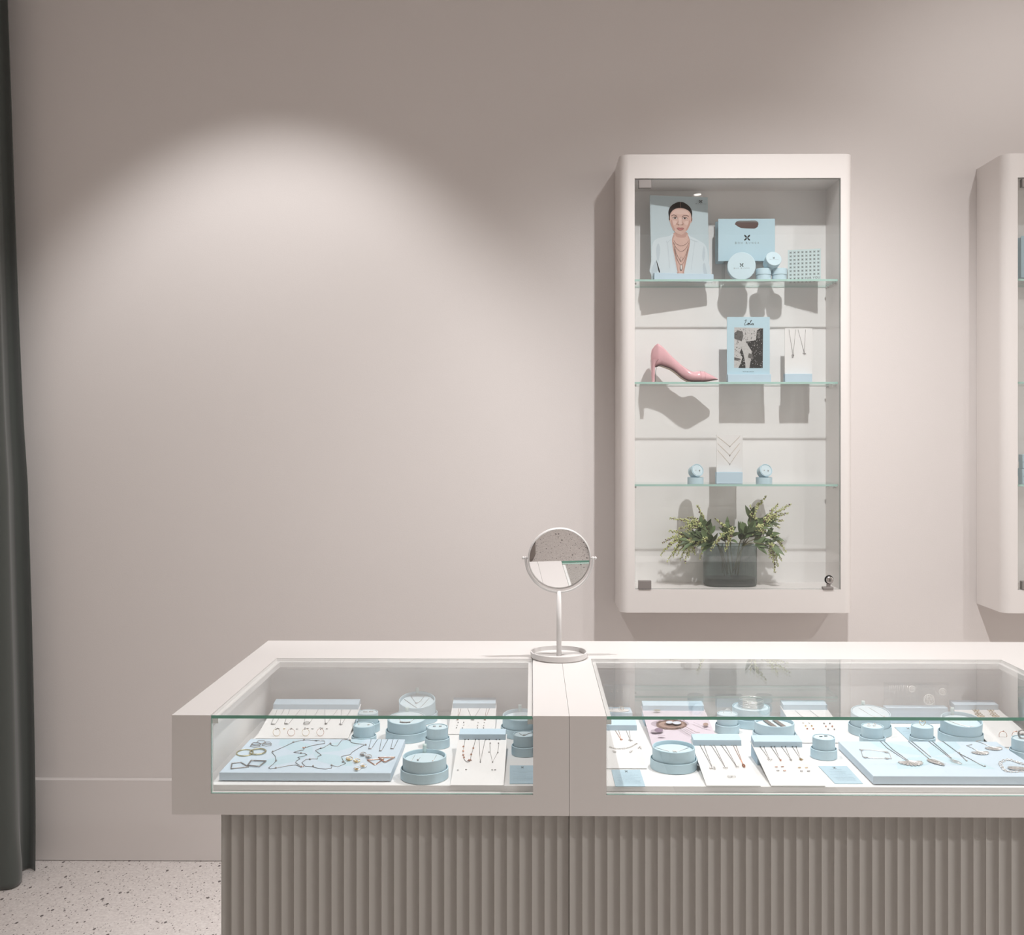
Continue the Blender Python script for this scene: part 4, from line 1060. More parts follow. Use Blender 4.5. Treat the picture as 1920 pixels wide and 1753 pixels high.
for k, (q, m, nm) in enumerate((((930, 1140), DSILVER, 'dark silver petal ring, left of the darker pair on the left tray'), ((1025, 1180), DSILVER, 'dark silver petal ring, right of the darker pair on the left tray'),
        ((690, 1220), GOLD, 'gold petal ring, left of the brighter gold pair on the left tray'), ((820, 1255), GOLD, 'gold petal ring, right of the brighter gold pair on the left tray'), ((935, 1340), GOLD, 'two-tone petal ring nearest the rose triangles on the left tray'), ((825, 1390), GOLD, 'two-tone petal ring nearest the front edge of the left tray'))):
    t = thing('petal_ring', T_(*cr2(*q), 0), nm, 'ring', 'petal rings on the left tray')
    c = T_(*cr2(*q), 0.003)
    MB(SILVER if k > 3 else m).tube(arc_ring(c, 0.0058, (1, 0, 0), (0, 0.7, 0.35), 20), 0.0008, 5, closed=True).build('band', None, t)
    mb = MB(m)
    for j in range(6):
        a = 2 * pi * j / 6; mb.ball(c + V((0.0024 * cos(a), -0.006 + 0.0024 * sin(a), 0.001)), 0.0015, 1)
    mb.build('petals', None, t)
for k, tri in enumerate((((1000, 1245), (1290, 1225), (1135, 1330)), ((1190, 1200), (1480, 1195), (1310, 1280)))):
    pts = []
    for i in range(3):
        a, b_ = tri[i], tri[(i + 1) % 3]
        for j in range(6): pts.append(T_(*cr2(a[0] + (b_[0] - a[0]) * j / 6, a[1] + (b_[1] - a[1]) * j / 6), 0.001 + 0.001 * k))
    mb = MB(ROSE).tube(pts, 0.0011, 5, closed=True)
    tag(mb.build('triangle_earring'), ['rose gold open triangle earring, left one on the left tray', 'rose gold open triangle earring, right one on the left tray'][k], 'earring', 'triangle earrings on the left tray')
# right tray
def c8(cx, cy): return (1480 + cx * 0.22917, 1180 + cy * 0.22917)
t = thing('charm_bracelet', T_(*c8(705, 1025)), 'silver bar-and-star bracelet at the left of the right tray', 'bracelet')
lp = [c8(*q) for q in ((585, 985), (600, 1040), (650, 1052), (720, 1055), (800, 1055), (835, 1058), (820, 1015), (790, 1005), (720, 992), (640, 985))]
MB(SILVER).tube([T_(*p) for p in lp], 0.0009, 5, closed=True).build('links', None, t)
for q in ((590, 988), (620, 1048), (790, 1005), (800, 1058)):
    mb = MB(SILVER); pendant(mb, 'star', T_(*c8(*q), 0.001), 0.0050, V((0, 0, 1)), V((0, -1, 0))); mb.build('charm', None, t)
g = 'pendant necklaces on the right tray'
def chain2(pts1, pts2, kind, pc, ps, label, d, m=SILVER):
    necklace([[T_(*c8(*q)) for q in pts1], [T_(*c8(*q)) for q in pts2]], DSILVER, (kind, T_(*c8(*pc), 0.001)), label, g, psize=ps, pmat=m, pdir=V(d), r=0.0007)
chain2(((745, 915), (800, 970), (970, 1080)), ((775, 915), (850, 985), (985, 1080)), 'fan', (985, 1085), 0.0285, 'silver necklace with a large fan pendant on the right tray', (0.12, -1, 0))
chain2(((975, 915), (1010, 945), (1140, 1055)), ((1000, 915), (1055, 960), (1160, 1045)), 'leaf', (1200, 1090), 0.020, 'silver necklace with a solid leaf pendant on the right tray', (0.45, -1, 0))
chain2(((1140, 915), (1230, 985), (1320, 1055)), ((1170, 915), (1250, 985), (1330, 1055)), 'openleaf', (1362, 1085), 0.014, 'silver necklace with an open leaf pendant on the right tray', (0.35, -1, 0))
necklace([[T_(*c8(*q)) for q in ((1255, 915), (1390, 1015), (1450, 1075))], [T_(*c8(*q)) for q in ((1390, 1015), (1480, 1060), (1590, 1120))]], DSILVER, ('ball', T_(*c8(1390, 1015))), 'silver lariat necklace with two bird ends on the right tray', g, psize=0.004, r=0.0007, beads=[T_(*c8(1450, 1075)), T_(*c8(1600, 1120))])
for k, (q, a, b_) in enumerate((((1555, 1005), (1450, 950), (1495, 970)), ((1665, 970), (1525, 915), (1580, 930)))):
    t = thing('fan_earring', T_(*c8(*q), 0), ['silver fan drop earring, front one of the pair on the right tray', 'silver fan drop earring, rear one of the pair on the right tray'][k], 'earring', 'fan drop earrings on the right tray')
    MB(SILVER).tube([T_(*c8(a[0] + 45, a[1] - 8)), T_(*c8(*a)), T_(*c8(*b_)), T_(*c8(*q))], 0.0007, 5).build('hook', None, t)
    mb = MB(SILVER); pendant(mb, 'fan', T_(*c8(*q), 0.001), 0.0205, V((0, 0, 1)), V((0.12, -1, 0))); mb.build('fan_drop', None, t)
t = thing('heart_bracelet', T_(*c8(1830, 1120), 0), 'heavy silver chain bracelet with leaf plaque at the right edge, right tray', 'bracelet')
lp = smooth_closed([T_(*c8(*q)) for q in ((1730, 1090), (1735, 1120), (1775, 1160), (1860, 1165), (1960, 1150), (1985, 1120), (1900, 1100), (1850, 1085), (1790, 1068))], 4)
mb = MB(SILVER)
for k, p in enumerate(lp): mb.tube(arc_ring(p + V((0, 0, 0.0006)), 0.0028, (1, 0, 0), (0, 1, 0.3 * (-1) ** k), 10), 0.0008, 4, closed=True)
mb.build('links', None, t)
mb = MB(SILVER); pendant(mb, 'leaf', T_(*c8(1880, 1140), 0.0015), 0.020, V((0, 0, 1)), V((1, -0.15, 0))); mb.build('leaf_plaque', None, t)

# ------------------------------------------------------------------ cabinet contents
BGB = principled('poster_pale_blue', (0.50, 0.60, 0.64), 0.4, spec=0.2); ROBE = principled('poster_robe', (0.60, 0.68, 0.72), 0.4, spec=0.2)
ROBE2 = principled('poster_robe_fold', (0.50, 0.58, 0.63), 0.4, spec=0.2); SKIN = principled('poster_skin', (0.62, 0.42, 0.36), 0.4, spec=0.2)
SKIN2 = principled('poster_skin_shade', (0.50, 0.31, 0.26), 0.4, spec=0.2); SKIN3 = principled('poster_skin_light', (0.70, 0.51, 0.45), 0.4, spec=0.2)
HAIR = principled('poster_hair', (0.014, 0.011, 0.011), 0.6, spec=0.1); LIP = principled('poster_lip', (0.48, 0.20, 0.19), 0.4, spec=0.2)
EYEW = principled('poster_eye_white', (0.62, 0.56, 0.54), 0.4, spec=0.2); BROWN = principled('poster_brown', (0.10, 0.055, 0.045), 0.4, spec=0.2)
def poster():
    a = at(1227, 524, 3.335); b_ = at(1338, 525, 3.368)
    ux = V((b_.x - a.x, b_.y - a.y, 0)); w = ux.length; ux.normalize(); ny = V((-ux.y, ux.x, 0))
    o = V((a.x, a.y, S1 + 0.0004))
    t = thing('portrait_poster', o + ux * w / 2, 'framed portrait of a dark haired woman in a pale robe, on the top shelf', 'poster')
    Mx = Matrix((( *ux, 0), (*ny, 0), (0, 0, 1, 0), (0, 0, 0, 1))).transposed(); Mx.translation = o
    Mx = Matrix.Translation(o) @ Matrix(((ux.x, ny.x, 0, 0), (ux.y, ny.y, 0, 0), (0, 0, 1, 0), (0, 0, 0, 1)))
    hb = 0.027
    MB(BAR).rbox((0, 0, 0), (w, 0.012, hb), 0.0008, M=Mx).rbox((0, 0.017, 0), (w, 0.022, hb), 0.0008, M=Mx).rbox((0, 0.010, 0), (w, 0.019, 0.006), 0.0005, M=Mx).build('poster_base', None, t)
    lean = Mx @ Matrix.Translation((-0.006, 0.0135, 0.006)) @ Matrix.Rotation(R(-4), 4, 'X')
    H = 0.284
    W_ = w - 0.003
    mb = MB(BGB); mb.rbox((0, 0, 0), (W_, 0.003, H), 0.0003, 1, M=lean); mb.build('poster_panel', None, t)
    nrm = lean.to_3x3() @ V((0, -1, 0))
    def fn(x, y):
        v = (y - 262) / (1560 - 262); l = 170 + 30 * v; r = 1028 + 60 * v; u = (x - l) / (r - l)
        return lean @ V((u * W_, 0, H * (1 - v)))
    s = Sheet(fn, nrm, 0.00006)
    mb = MB(BGB, ROBE, ROBE2, SKIN, SKIN2, SKIN3, HAIR, LIP, EYEW, BROWN, BLACK, SILVER)
    f = lambda pts, mi, sm=3: s.fill(mb, pts, mi, sm)
    f([(530, 835), (470, 880), (330, 912), (245, 955), (208, 1050), (200, 1250), (203, 1500), (640, 1520), (1080, 1500), (1062, 1250), (1035, 1060), (990, 985), (930, 950), (850, 905), (770, 872), (725, 835)], 1)
    f([(205, 1390), (262, 1270), (282, 1290), (300, 1400), (250, 1480), (205, 1480)], 2); f([(270, 1250), (300, 1340), (330, 1440), (310, 1440), (285, 1340)], 10)
    f([(980, 1300), (1010, 1290), (1040, 1420), (1060, 1480), (1010, 1480), (985, 1400)], 2)
    f([(300, 1000), (330, 1100), (300, 1280), (275, 1200), (270, 1080)], 2); f([(985, 1020), (1010, 1120), (990, 1260), (965, 1180)], 2)
    for pts in ([(420, 960), (450, 1100), (470, 1380)], [(850, 960), (830, 1120), (800, 1400)], [(560, 900), (470, 950), (430, 1000)], [(720, 880), (800, 930), (900, 960)]):
        s.line(mb, pts, 7, 2, 4)
    f([(548, 820), (515, 880), (500, 930), (512, 1060), (545, 1220), (580, 1400), (596, 1500), (682, 1500), (700, 1400), (742, 1200), (770, 1060), (778, 940), (760, 890), (722, 820)], 4)
    f([(560, 830), (535, 890), (520, 940), (535, 1060), (575, 1230), (610, 1440), (640, 1500), (668, 1440), (705, 1230), (745, 1060), (758, 940), (745, 890), (715, 830)], 3)
    f([(555, 810), (560, 880), (600, 900), (680, 900), (718, 880), (722, 810), (640, 860)], 4)
    s.line(mb, [(525, 850), (500, 930), (512, 1060), (545, 1220), (590, 1440)], 9, 1, 5); s.line(mb, [(745, 850), (778, 940), (770, 1060), (742, 1200), (695, 1440)], 9, 1, 5)
    f([(462, 590), (452, 610), (462, 650), (478, 665)], 4, 2); f([(792, 590), (806, 600), (800, 645), (782, 670)], 4, 2)
    f([(455, 590), (446, 510), (465, 445), (515, 390), (585, 354), (620, 350), (665, 354), (725, 388), (775, 440), (800, 510), (796, 600), (780, 640), (625, 560), (470, 640)], 6)
    f([(470, 560), (468, 640), (490, 730), (530, 800), (585, 842), (622, 848), (665, 842), (715, 800), (758, 730), (786, 640), (786, 560), (762, 500), (700, 458), (628, 444), (545, 462), (490, 510)], 3)
    f([(505, 540), (520, 500), (570, 475), (640, 465), (710, 480), (745, 520), (748, 545), (690, 535), (620, 545), (560, 540)], 5)
    f([(480, 640), (495, 720), (530, 790), (545, 780), (520, 720), (500, 640)], 4); f([(776, 640), (762, 720), (725, 790), (708, 780), (735, 720), (755, 640)], 4)
    f([(508, 650), (540, 640), (570, 660), (560, 700), (525, 710)], 5); f([(682, 660), (720, 642), (750, 655), (735, 705), (695, 700)], 5)
    s.line(mb, [(490, 575), (520, 556), (550, 562), (575, 580)], 9, 9, 4); s.line(mb, [(650, 580), (680, 562), (715, 558), (748, 572)], 9, 9, 4)
    for cx in (545, 690):
        f([(cx - 34, 606), (cx - 14, 590), (cx + 14, 590), (cx + 34, 606), (cx + 12, 618), (cx - 12, 618)], 8)
        s.ell(mb, cx, 604, 14, 14, 9); s.ell(mb, cx, 604, 6, 6, 10, 10)
        s.line(mb, [(cx - 36, 606), (cx - 14, 589), (cx + 14, 589), (cx + 37, 606)], 6, 10, 4)
    s.line(mb, [(598, 620), (590, 660), (572, 690)], 6, 4, 4); s.line(mb, [(648, 620), (652, 660), (668, 690)], 5, 4, 4)
    f([(600, 600), (640, 600), (645, 690), (622, 702), (596, 690)], 5)
    f([(562, 688), (575, 676), (590, 700), (575, 706)], 4); f([(680, 688), (668, 676), (652, 700), (668, 706)], 4)
    s.ell(mb, 595, 706, 9, 4, 9, 10); s.ell(mb, 650, 706, 9, 4, 9, 10)
    f([(572, 762), (600, 748), (626, 754), (652, 748), (682, 762), (655, 784), (626, 790), (598, 784)], 7); s.line(mb, [(572, 763), (626, 764), (682, 763)], 4, 9, 3)
    s.line(mb, [(622, 360), (624, 440)], 4, 4)
    for (a_, b2, c_) in (((530, 950), (640, 1030), (750, 950)), ((525, 980), (642, 1120), (755, 980)), ((540, 1040), (645, 1260), (745, 1040)), ((540, 1080), (645, 1330), (742, 1080))):
        s.line(mb, [a_, ((a_[0] + b2[0]) / 2 - 18, (a_[1] + b2[1]) / 2 + 10), b2, ((c_[0] + b2[0]) / 2 + 18, (c_[1] + b2[1]) / 2 + 10), c_], 4, 9, 4)
    s.ell(mb, 642, 1235, 16, 34, 9, 16); s.ell(mb, 642, 1235, 12, 29, 5, 16); s.ell(mb, 647, 1365, 18, 46, 10, 16); s.ell(mb, 645, 1362, 12, 38, 11, 16)
    s.emblem(mb, 922, 338, 50, 10, -1); s.brand(mb, 925, 372, 19, 10, -1)
    mb.build('printed_portrait', None, t)
poster()

def bag(px0, px1, py0, py1, Yf, dep, label, riser_label, right_cab=False):
    a = at(px0, py1, Yf); b_ = at(px1, py0, Yf)
    z0, z1 = a.z, b_.z; x0, x1 = a.x, b_.x; w = x1 - x0
    t = thing('gift_bag', ((x0 + x1) / 2, Yf + dep / 2, z0), label, 'gift bag', 'pale blue paper gift bags')
    inner = principled('bag_inside_brown', (0.16, 0.10, 0.09), 0.7)
    def panel(y, nm, th=0.0008):
        # sheet with a handle hole
        hole = [(0.29, 0.87), (0.31, 0.925), (0.36, 0.955), (0.5, 0.955), (0.66, 0.96), (0.70, 0.92), (0.71, 0.87), (0.69, 0.80), (0.64, 0.765), (0.5, 0.77), (0.40, 0.78), (0.34, 0.82)]
        outer = [(0, 0), (1, 0), (1, 1), (0, 1)]
        P = lambda u, v, yy: V((x0 + u * w, yy, z0 + v * (z1 - z0)))
        mb = MB(BAGM, inner)
        for yy, mi in ((y, 0), (y + th, 0 if nm == 'back_panel' else 1)):
            pts = [P(u, v, yy) for u, v in outer]; hp = [P(u, v, yy) for u, v in hole]
            if nm == 'back_panel': mb.add(pts, [(0, 1, 2, 3)], 1 if yy == y else 0); continue
            tr = tessellate_polygon([pts, hp]); mb.add(pts + hp, [tuple(q) for q in tr], mi)
        n = len(hole)
        if nm != 'back_panel': mb.add([P(u, v, y) for u, v in hole] + [P(u, v, y + th) for u, v in hole], [(i, (i + 1) % n, n + (i + 1) % n, n + i) for i in range(n)], 0)
        mb.add([P(u, v, y) for u, v in outer] + [P(u, v, y + th) for u, v in outer], [(i, (i + 1) % 4, 4 + (i + 1) % 4, 4 + i) for i in range(4)], 0)
        return mb.build(nm, None, t)
    fp = panel(Yf, 'front_panel'); bp = panel(Yf + dep, 'back_panel')
    for xx, sg, nm in ((x0, 1, 'side_gusset'), (x1, -1, 'side_gusset')):
        ym = Yf + dep / 2; e = sg * 0.012
        vs = [V((xx, Yf, z0)), V((xx + e * 0.1, ym, z0)), V((xx, Yf + dep, z0)), V((xx, Yf, z1)), V((xx + e, ym, z1)), V((xx, Yf + dep, z1)), V((xx, Yf, z0 + 0.03)), V((xx, Yf + dep, z0 + 0.03))]
        o = MB(BAGM).add(vs, [(0, 1, 4, 3), (1, 2, 5, 4)]).build(nm, None, t)
        sd = o.modifiers.new('s', 'SOLIDIFY'); sd.thickness = 0.0006
    MB(BAGM).box((x0 + 0.0005, Yf + 0.001, z0), (x1 - 0.0005, Yf + dep, z0 + 0.001)).build('bag_base', None, t)
    s = Sheet(lambda u, v: V((x0 + u * w, Yf, z0 + v * (z1 - z0))), (0, -1, 0), 0.0001)
    mb = MB(BLACK, GREYT)
    s2 = Sheet(lambda u, v: V((x0 + w / 2 + u, Yf, z0 + v)), (0, -1, 0), 0.0001)
    h = z1 - z0
    s2.emblem(mb, 0.0015, h * 0.545, 0.0215, 0); s2.brand(mb, 0.0015, h * 0.425, 0.0098, 1)
    mb.build('printed_logo', None, t)
    # clear riser under the bag
    zr = S1 + 0.0004
    r = thing('acrylic_riser', ((x0 + x1) / 2, Yf + dep / 2, zr), riser_label, 'display riser', 'clear acrylic risers')
    xi, xj = x0 + 0.02, x1 - 0.03
    MB(ACRYL).box((xi, Yf + 0.003, z0 - 0.0026), (xj, Yf + dep - 0.003, z0 - 0.0004)).build('riser_top', None, r)
    for xx in (xi, xj - 0.002): MB(ACRYL).box((xx, Yf + 0.003, zr), (xx + 0.002, Yf + dep - 0.003, z0 - 0.0026)).build('riser_leg', None, r)
BAGM = principled('bag_blue_paper', (0.48, 0.65, 0.73), 0.6, spec=0.2, bump=0.05, bscale=300)
bag(1347, 1453, 410, 489.5, 3.372, 0.055, 'pale blue paper gift bag with die-cut handle and emblem, on the top shelf', 'clear acrylic riser under the gift bag on the top shelf')

def facing_box(c, r, dep, nrm, label, text=True, txt_h=0.006):
    """closed round box seen face on; c = centre of the lid face"""
    nrm = V(nrm).normalized()
    M = Matrix.Translation(c) @ nrm.to_track_quat('Z', 'Y').to_matrix().to_4x4()
    t = thing('round_gift_box', c, label, 'gift box', 'closed pale blue round gift boxes')
    LIDM = principled('lid_pale_blue', (0.58, 0.72, 0.78), 0.6, spec=0.2, bump=0.05, bscale=600)
    ld = MB(LIDM, BLUE).lathe([(0, 0), (r - 0.002, 0), (r - 0.0004, -0.0008), (r, -0.0015)], 64, M).lathe([(r, -0.0015), (r, -dep * 0.45), (r - 0.002, -dep * 0.45)], 64, M, 1).build('lid', None, t)
    MB(BLUE).lathe([(r - 0.0018, -dep * 0.45), (r - 0.0018, -dep + 0.001), (r - 0.003, -dep), (0, -dep)], 64, M).build('box_body', None, t)
    # upright in the face plane
    up = V((0, 0, 1)) - nrm * nrm.z; up.normalize(); rt = up.cross(nrm)
    s = Sheet(lambda u, v: c + rt * u + up * v, nrm, 0.0001); mb = MB(BLACK, GREYT)
    s.emblem(mb, 0, r * 0.06, r * 0.28, 0); s.brand(mb, 0, -r * 0.16, r * 0.135, 1)
    mb.build('printed_logo', None, ld)
c = at(1390.5, 499.5, 3.318); r = 0.0455; c.z = S1 + r + 0.0004
facing_box(c, r, 0.040, (-0.10, -1, 0.0), 'large round pale blue box standing on its edge before the gift bag')
ZS = S1 + 0.0004
def closed_box(px, Y, label, r=0.0255, h=0.040, z=None):
    p = at(px, 500, Y); z = ZS if z is None else z
    t = thing('round_gift_box', (p.x, p.y, z), label, 'gift box', 'closed pale blue round gift boxes')
    T = Matrix.Translation((p.x, p.y, z))
    MB(BLUE).lathe([(0, 0), (r - 0.002, 0), (r - 0.0015, 0.0005), (r - 0.0015, h * 0.52)], 48, T).build('box_body', None, t)
    MB(BLUE).lathe([(r - 0.0015, h * 0.5), (r, h * 0.5), (r, h - 0.001), (r - 0.001, h), (0, h)], 48, T).build('lid', None, t)
    return p
pA = closed_box(1431.5, 3.345, 'small closed round box, left of the stacked pair on the top shelf')
pB = closed_box(1461, 3.345, 'small closed round box, right of the stacked pair on the top shelf')
cc = at(1451, 484.5, 3.318)
facing_box(cc, 0.0262, 0.040, (0.10, -1, 0.42), 'small round box with emblem resting on the two stacked boxes')

def pattern_card():
    a = at(1477, 530, 3.372); b_ = at(1539, 530, 3.342)
    ux = V((b_.x - a.x, b_.y - a.y, 0)); w = ux.length; ux.normalize(); ny = V((-ux.y, ux.x, 0))
    o = V((a.x, a.y, S1 + 0.0004)); H = at(1508, 467, 3.357).z - S1
    M = Matrix.Translation(o) @ Matrix(((ux.x, ny.x, 0, 0), (ux.y, ny.y, 0, 0), (0, 0, 1, 0), (0, 0, 0, 1))) @ Matrix.Rotation(R(-3), 4, 'X')
    t = thing('patterned_card', o + ux * w / 2, 'pale card covered with rows of small black emblems, on the top shelf', 'card')
    MB(principled('patterned_card_stock', (0.55, 0.66, 0.67), 0.5)).rbox((0, 0, 0), (w, 0.004, H), 0.0003, 1, M=M).build('card_panel', None, t)
    nrm = M.to_3x3() @ V((0, -1, 0))
    s = Sheet(lambda u, v: M @ V((u, 0, v)), nrm, 0.00006); mb = MB(BLACK)
    px = w / 8.35
    for i in range(8):
        for j in range(9):
            if j == 7 and i > 3: continue
            s.emblem(mb, px * (0.72 + i), H - px * (0.75 + j * 0.985), px * 0.56, 0); s.k = 0
    s.text(mb, 'FOR YOU', px * 6.25, H - px * (0.75 + 7 * 0.985), 0.0105, 0, 1, 1.1)
    mb.build('printed_pattern', None, t)
pattern_card()

# second shelf: shoe
def shoe():
    Y0 = 3.352
    def XZ(cx, cy):
        p = at(1200 + cx * 0.1875, 580 + cy * 0.1875, Y0); return p.x, p.z
    zsh = S2 + 0.0004
    top = [XZ(*q) for q in ((106, 470), (118, 400), (165, 338), (215, 372), (300, 462), (380, 535), (450, 590), (520, 620), (575, 612), (630, 612), (690, 640), (740, 668), (774, 688))]
    bot = [XZ(*q) for q in ((108, 530), (118, 560), (150, 572), (200, 556), (300, 592), (355, 630), (410, 680), (480, 718), (560, 724), (620, 722), (680, 714), (735, 702), (776, 696))]
    # resample both curves at the same stations
    def resample(pl, xs):
        out = []
        for x in xs:
            for (x0, z0), (x1, z1) in zip(pl, pl[1:]):
                if x0 <= x <= x1 + 1e-9:
                    out.append(z0 + (z1 - z0) * (x - x0) / max(1e-9, x1 - x0)); break
            else: out.append(pl[-1][1] if x > pl[-1][0] else pl[0][1])
        return out
    xa, xb = bot[0][0], bot[-1][0]
    n = 60
    xs = [xa + (xb - xa) * (0.5 - 0.5 * cos(pi * (k / n) ** 1.0)) for k in range(n + 1)]
    zt = resample(top, xs); zb = resample(bot, xs)
    dz = zsh + 0.0012 - min(zb)
    zt = [z + dz for z in zt]; zb = [z + dz for z in zb]
    for _ in range(1):
        zt = [zt[0]] + [(zt[i - 1] + 2 * zt[i] + zt[i + 1]) / 4 for i in range(1, n)] + [zt[-1]]
        zb = [zb[0]] + [(zb[i - 1] + 2 * zb[i] + zb[i + 1]) / 4 for i in range(1, n)] + [zb[-1]]
    t = thing('high_heel_shoe', ((xa + xb) / 2, Y0, zsh), 'pink leather high heel pump with pointed toe cap on the middle shelf', 'shoe')
    L_ = xb - xa; m = 22
    def wid(u):
        h = 0.026 * math.sqrt(max(0, min(1, u / 0.10)))         # heel cup
        w = h * (1 - 0.18 * math.exp(-((u - 0.45) / 0.13) ** 2)) + 0.010 * math.exp(-((u - 0.70) / 0.14) ** 2)
        return w * math.sqrt(max(0.0, min(1, (1.02 - u) / 0.30))) + 0.0006
    vs = []; ins = []
    for i, x in enumerate(xs):
        u = (x - xa) / L_; w = wid(u)
        op = max(0, min(1, (0.62 - u) / 0.12)); A_ = pi * (1 - 0.36 * op)
        for j in range(m + 1):
            a = -A_ + 2 * A_ * j / m
            y = Y0 + w * (1 if sin(a) > 0 else -1) * abs(sin(a)) ** 0.75
            z = zb[i] + (zt[i] - zb[i]) * (1 - cos(a)) / (1 - cos(A_))
            if u < 0.10: x_ = x - 0
            vs.append((x, y, z))
    fs = [(i * (m + 1) + j, i * (m + 1) + j + 1, (i + 1) * (m + 1) + j + 1, (i + 1) * (m + 1) + j) for i in range(n) for j in range(m)]
    o = MB(PINK, LINING).add(vs, fs, 0, True).build('upper', None, t)
    sd = o.modifiers.new('s', 'SOLIDIFY'); sd.thickness = 0.0016; sd.offset = -1; sd.material_offset = 1
    # toe cap seam
    for uu, nm in ((0.735, 0), (0.785, 0)):
        i = min(range(n + 1), key=lambda k: abs((xs[k] - xa) / L_ - uu)); row = vs[i * (m + 1):(i + 1) * (m + 1)]
        MB(principled('pink_seam', (0.62, 0.30, 0.34), 0.4)).tube([V(p) + V((0, 0, 0.0002)) for p in row], 0.0007, 5).build('toe_seam', None, t)
    # sole edge from arch to toe
    sv = []
    for i, x in enumerate(xs):
        u = (x - xa) / L_
        if u < 0.06: continue
        w = wid(u) * 0.86
        sv.append([(x, Y0 - w, zb[i] + 0.0006), (x, Y0 + w, zb[i] + 0.0006), (x, Y0 + w, zb[i] - 0.0010), (x, Y0 - w, zb[i] - 0.0010)])
    mb = MB(SOLE, LINING)
    for a_, b_ in zip(sv, sv[1:]):
        mb.add(a_ + b_, [(0, 1, 5, 4), (1, 2, 6, 5), (3, 0, 4, 7)], 0, False); mb.add(a_ + b_, [(2, 3, 7, 6)], 1)
    mb.build('sole', None, t)
    # heel block
    hx0, hz0 = XZ(108, 520); rows = []
    for k in range(13):
        f_ = k / 12
        zz = (XZ(110, 500)[1] + dz) * (1 - f_) + (zsh + 0.002) * f_
        xo = XZ(106 + 10 * f_, 500)[0]; xi_ = XZ(148 + 46 * max(0, 1 - f_ * 3.2) ** 2, 500)[0]
        cxm = (xo + xi_) / 2; rx = (xi_ - xo) / 2; ry = 0.020 * (1 - f_) ** 1.5 + 0.0068
        rows.append([(cxm + rx * (1 if cos(a) > 0 else -1) * abs(cos(a)) ** 0.7, Y0 + ry * (1 if sin(a) > 0 else -1) * abs(sin(a)) ** 0.7, zz) for a in [2 * pi * j / 20 for j in range(20)]])
    mb = MB(PINK, SOLE)
    for a_, b_ in zip(rows, rows[1:]):
        mb.add(a_ + b_, [(j, (j + 1) % 20, 20 + (j + 1) % 20, 20 + j) for j in range(20)], 0, True)
    last = rows[-1]; lo = [(x, y, zsh) for x, y, z in last]
    mb.add(last + lo, [(j, (j + 1) % 20, 20 + (j + 1) % 20, 20 + j) for j in range(20)], 1); mb.add(lo, [tuple(range(20))], 1)
    mb.build('heel', None, t)
    MB(SOLE).tube([(XZ(152, 0)[0], Y0 - 0.008, XZ(0, 720)[1] + dz), (XZ(150, 0)[0], Y0 - 0.011, XZ(0, 640)[1] + dz), (XZ(160, 0)[0], Y0 - 0.014, XZ(0, 575)[1] + dz), (XZ(195, 0)[0], Y0 - 0.017, XZ(0, 557)[1] + dz)], 0.0007, 5).build('heel_edge', None, t)
shoe()

def block_stand(px0, px1, Y, zs_, hb, ptop, label, name='necklace_stand', cat='display stand', panel_mat=None, inset=1.5):
    a = at(px0, 700, Y); b_ = at(px1, 700, Y); z = zs_ + 0.0004
    t = thing(name, ((a.x + b_.x) / 2, Y + 0.01, z), label, cat)
    MB(BAR).rbox((a.x, Y, z), (b_.x, Y + 0.024, z + hb), 0.0008).build('base_block', None, t)
    yy = Y + 0.0245
    c0 = at(px0 + inset, 700, yy).x; c1 = at(px1 - inset, 700, yy).x; zt = at(0, ptop, yy).z
    MB(panel_mat or WHITE).rbox((c0, yy, z), (c1, yy + 0.003, zt), 0.0004, 1).build('panel', None, t)
    return t, yy, c0, c1, z, zt
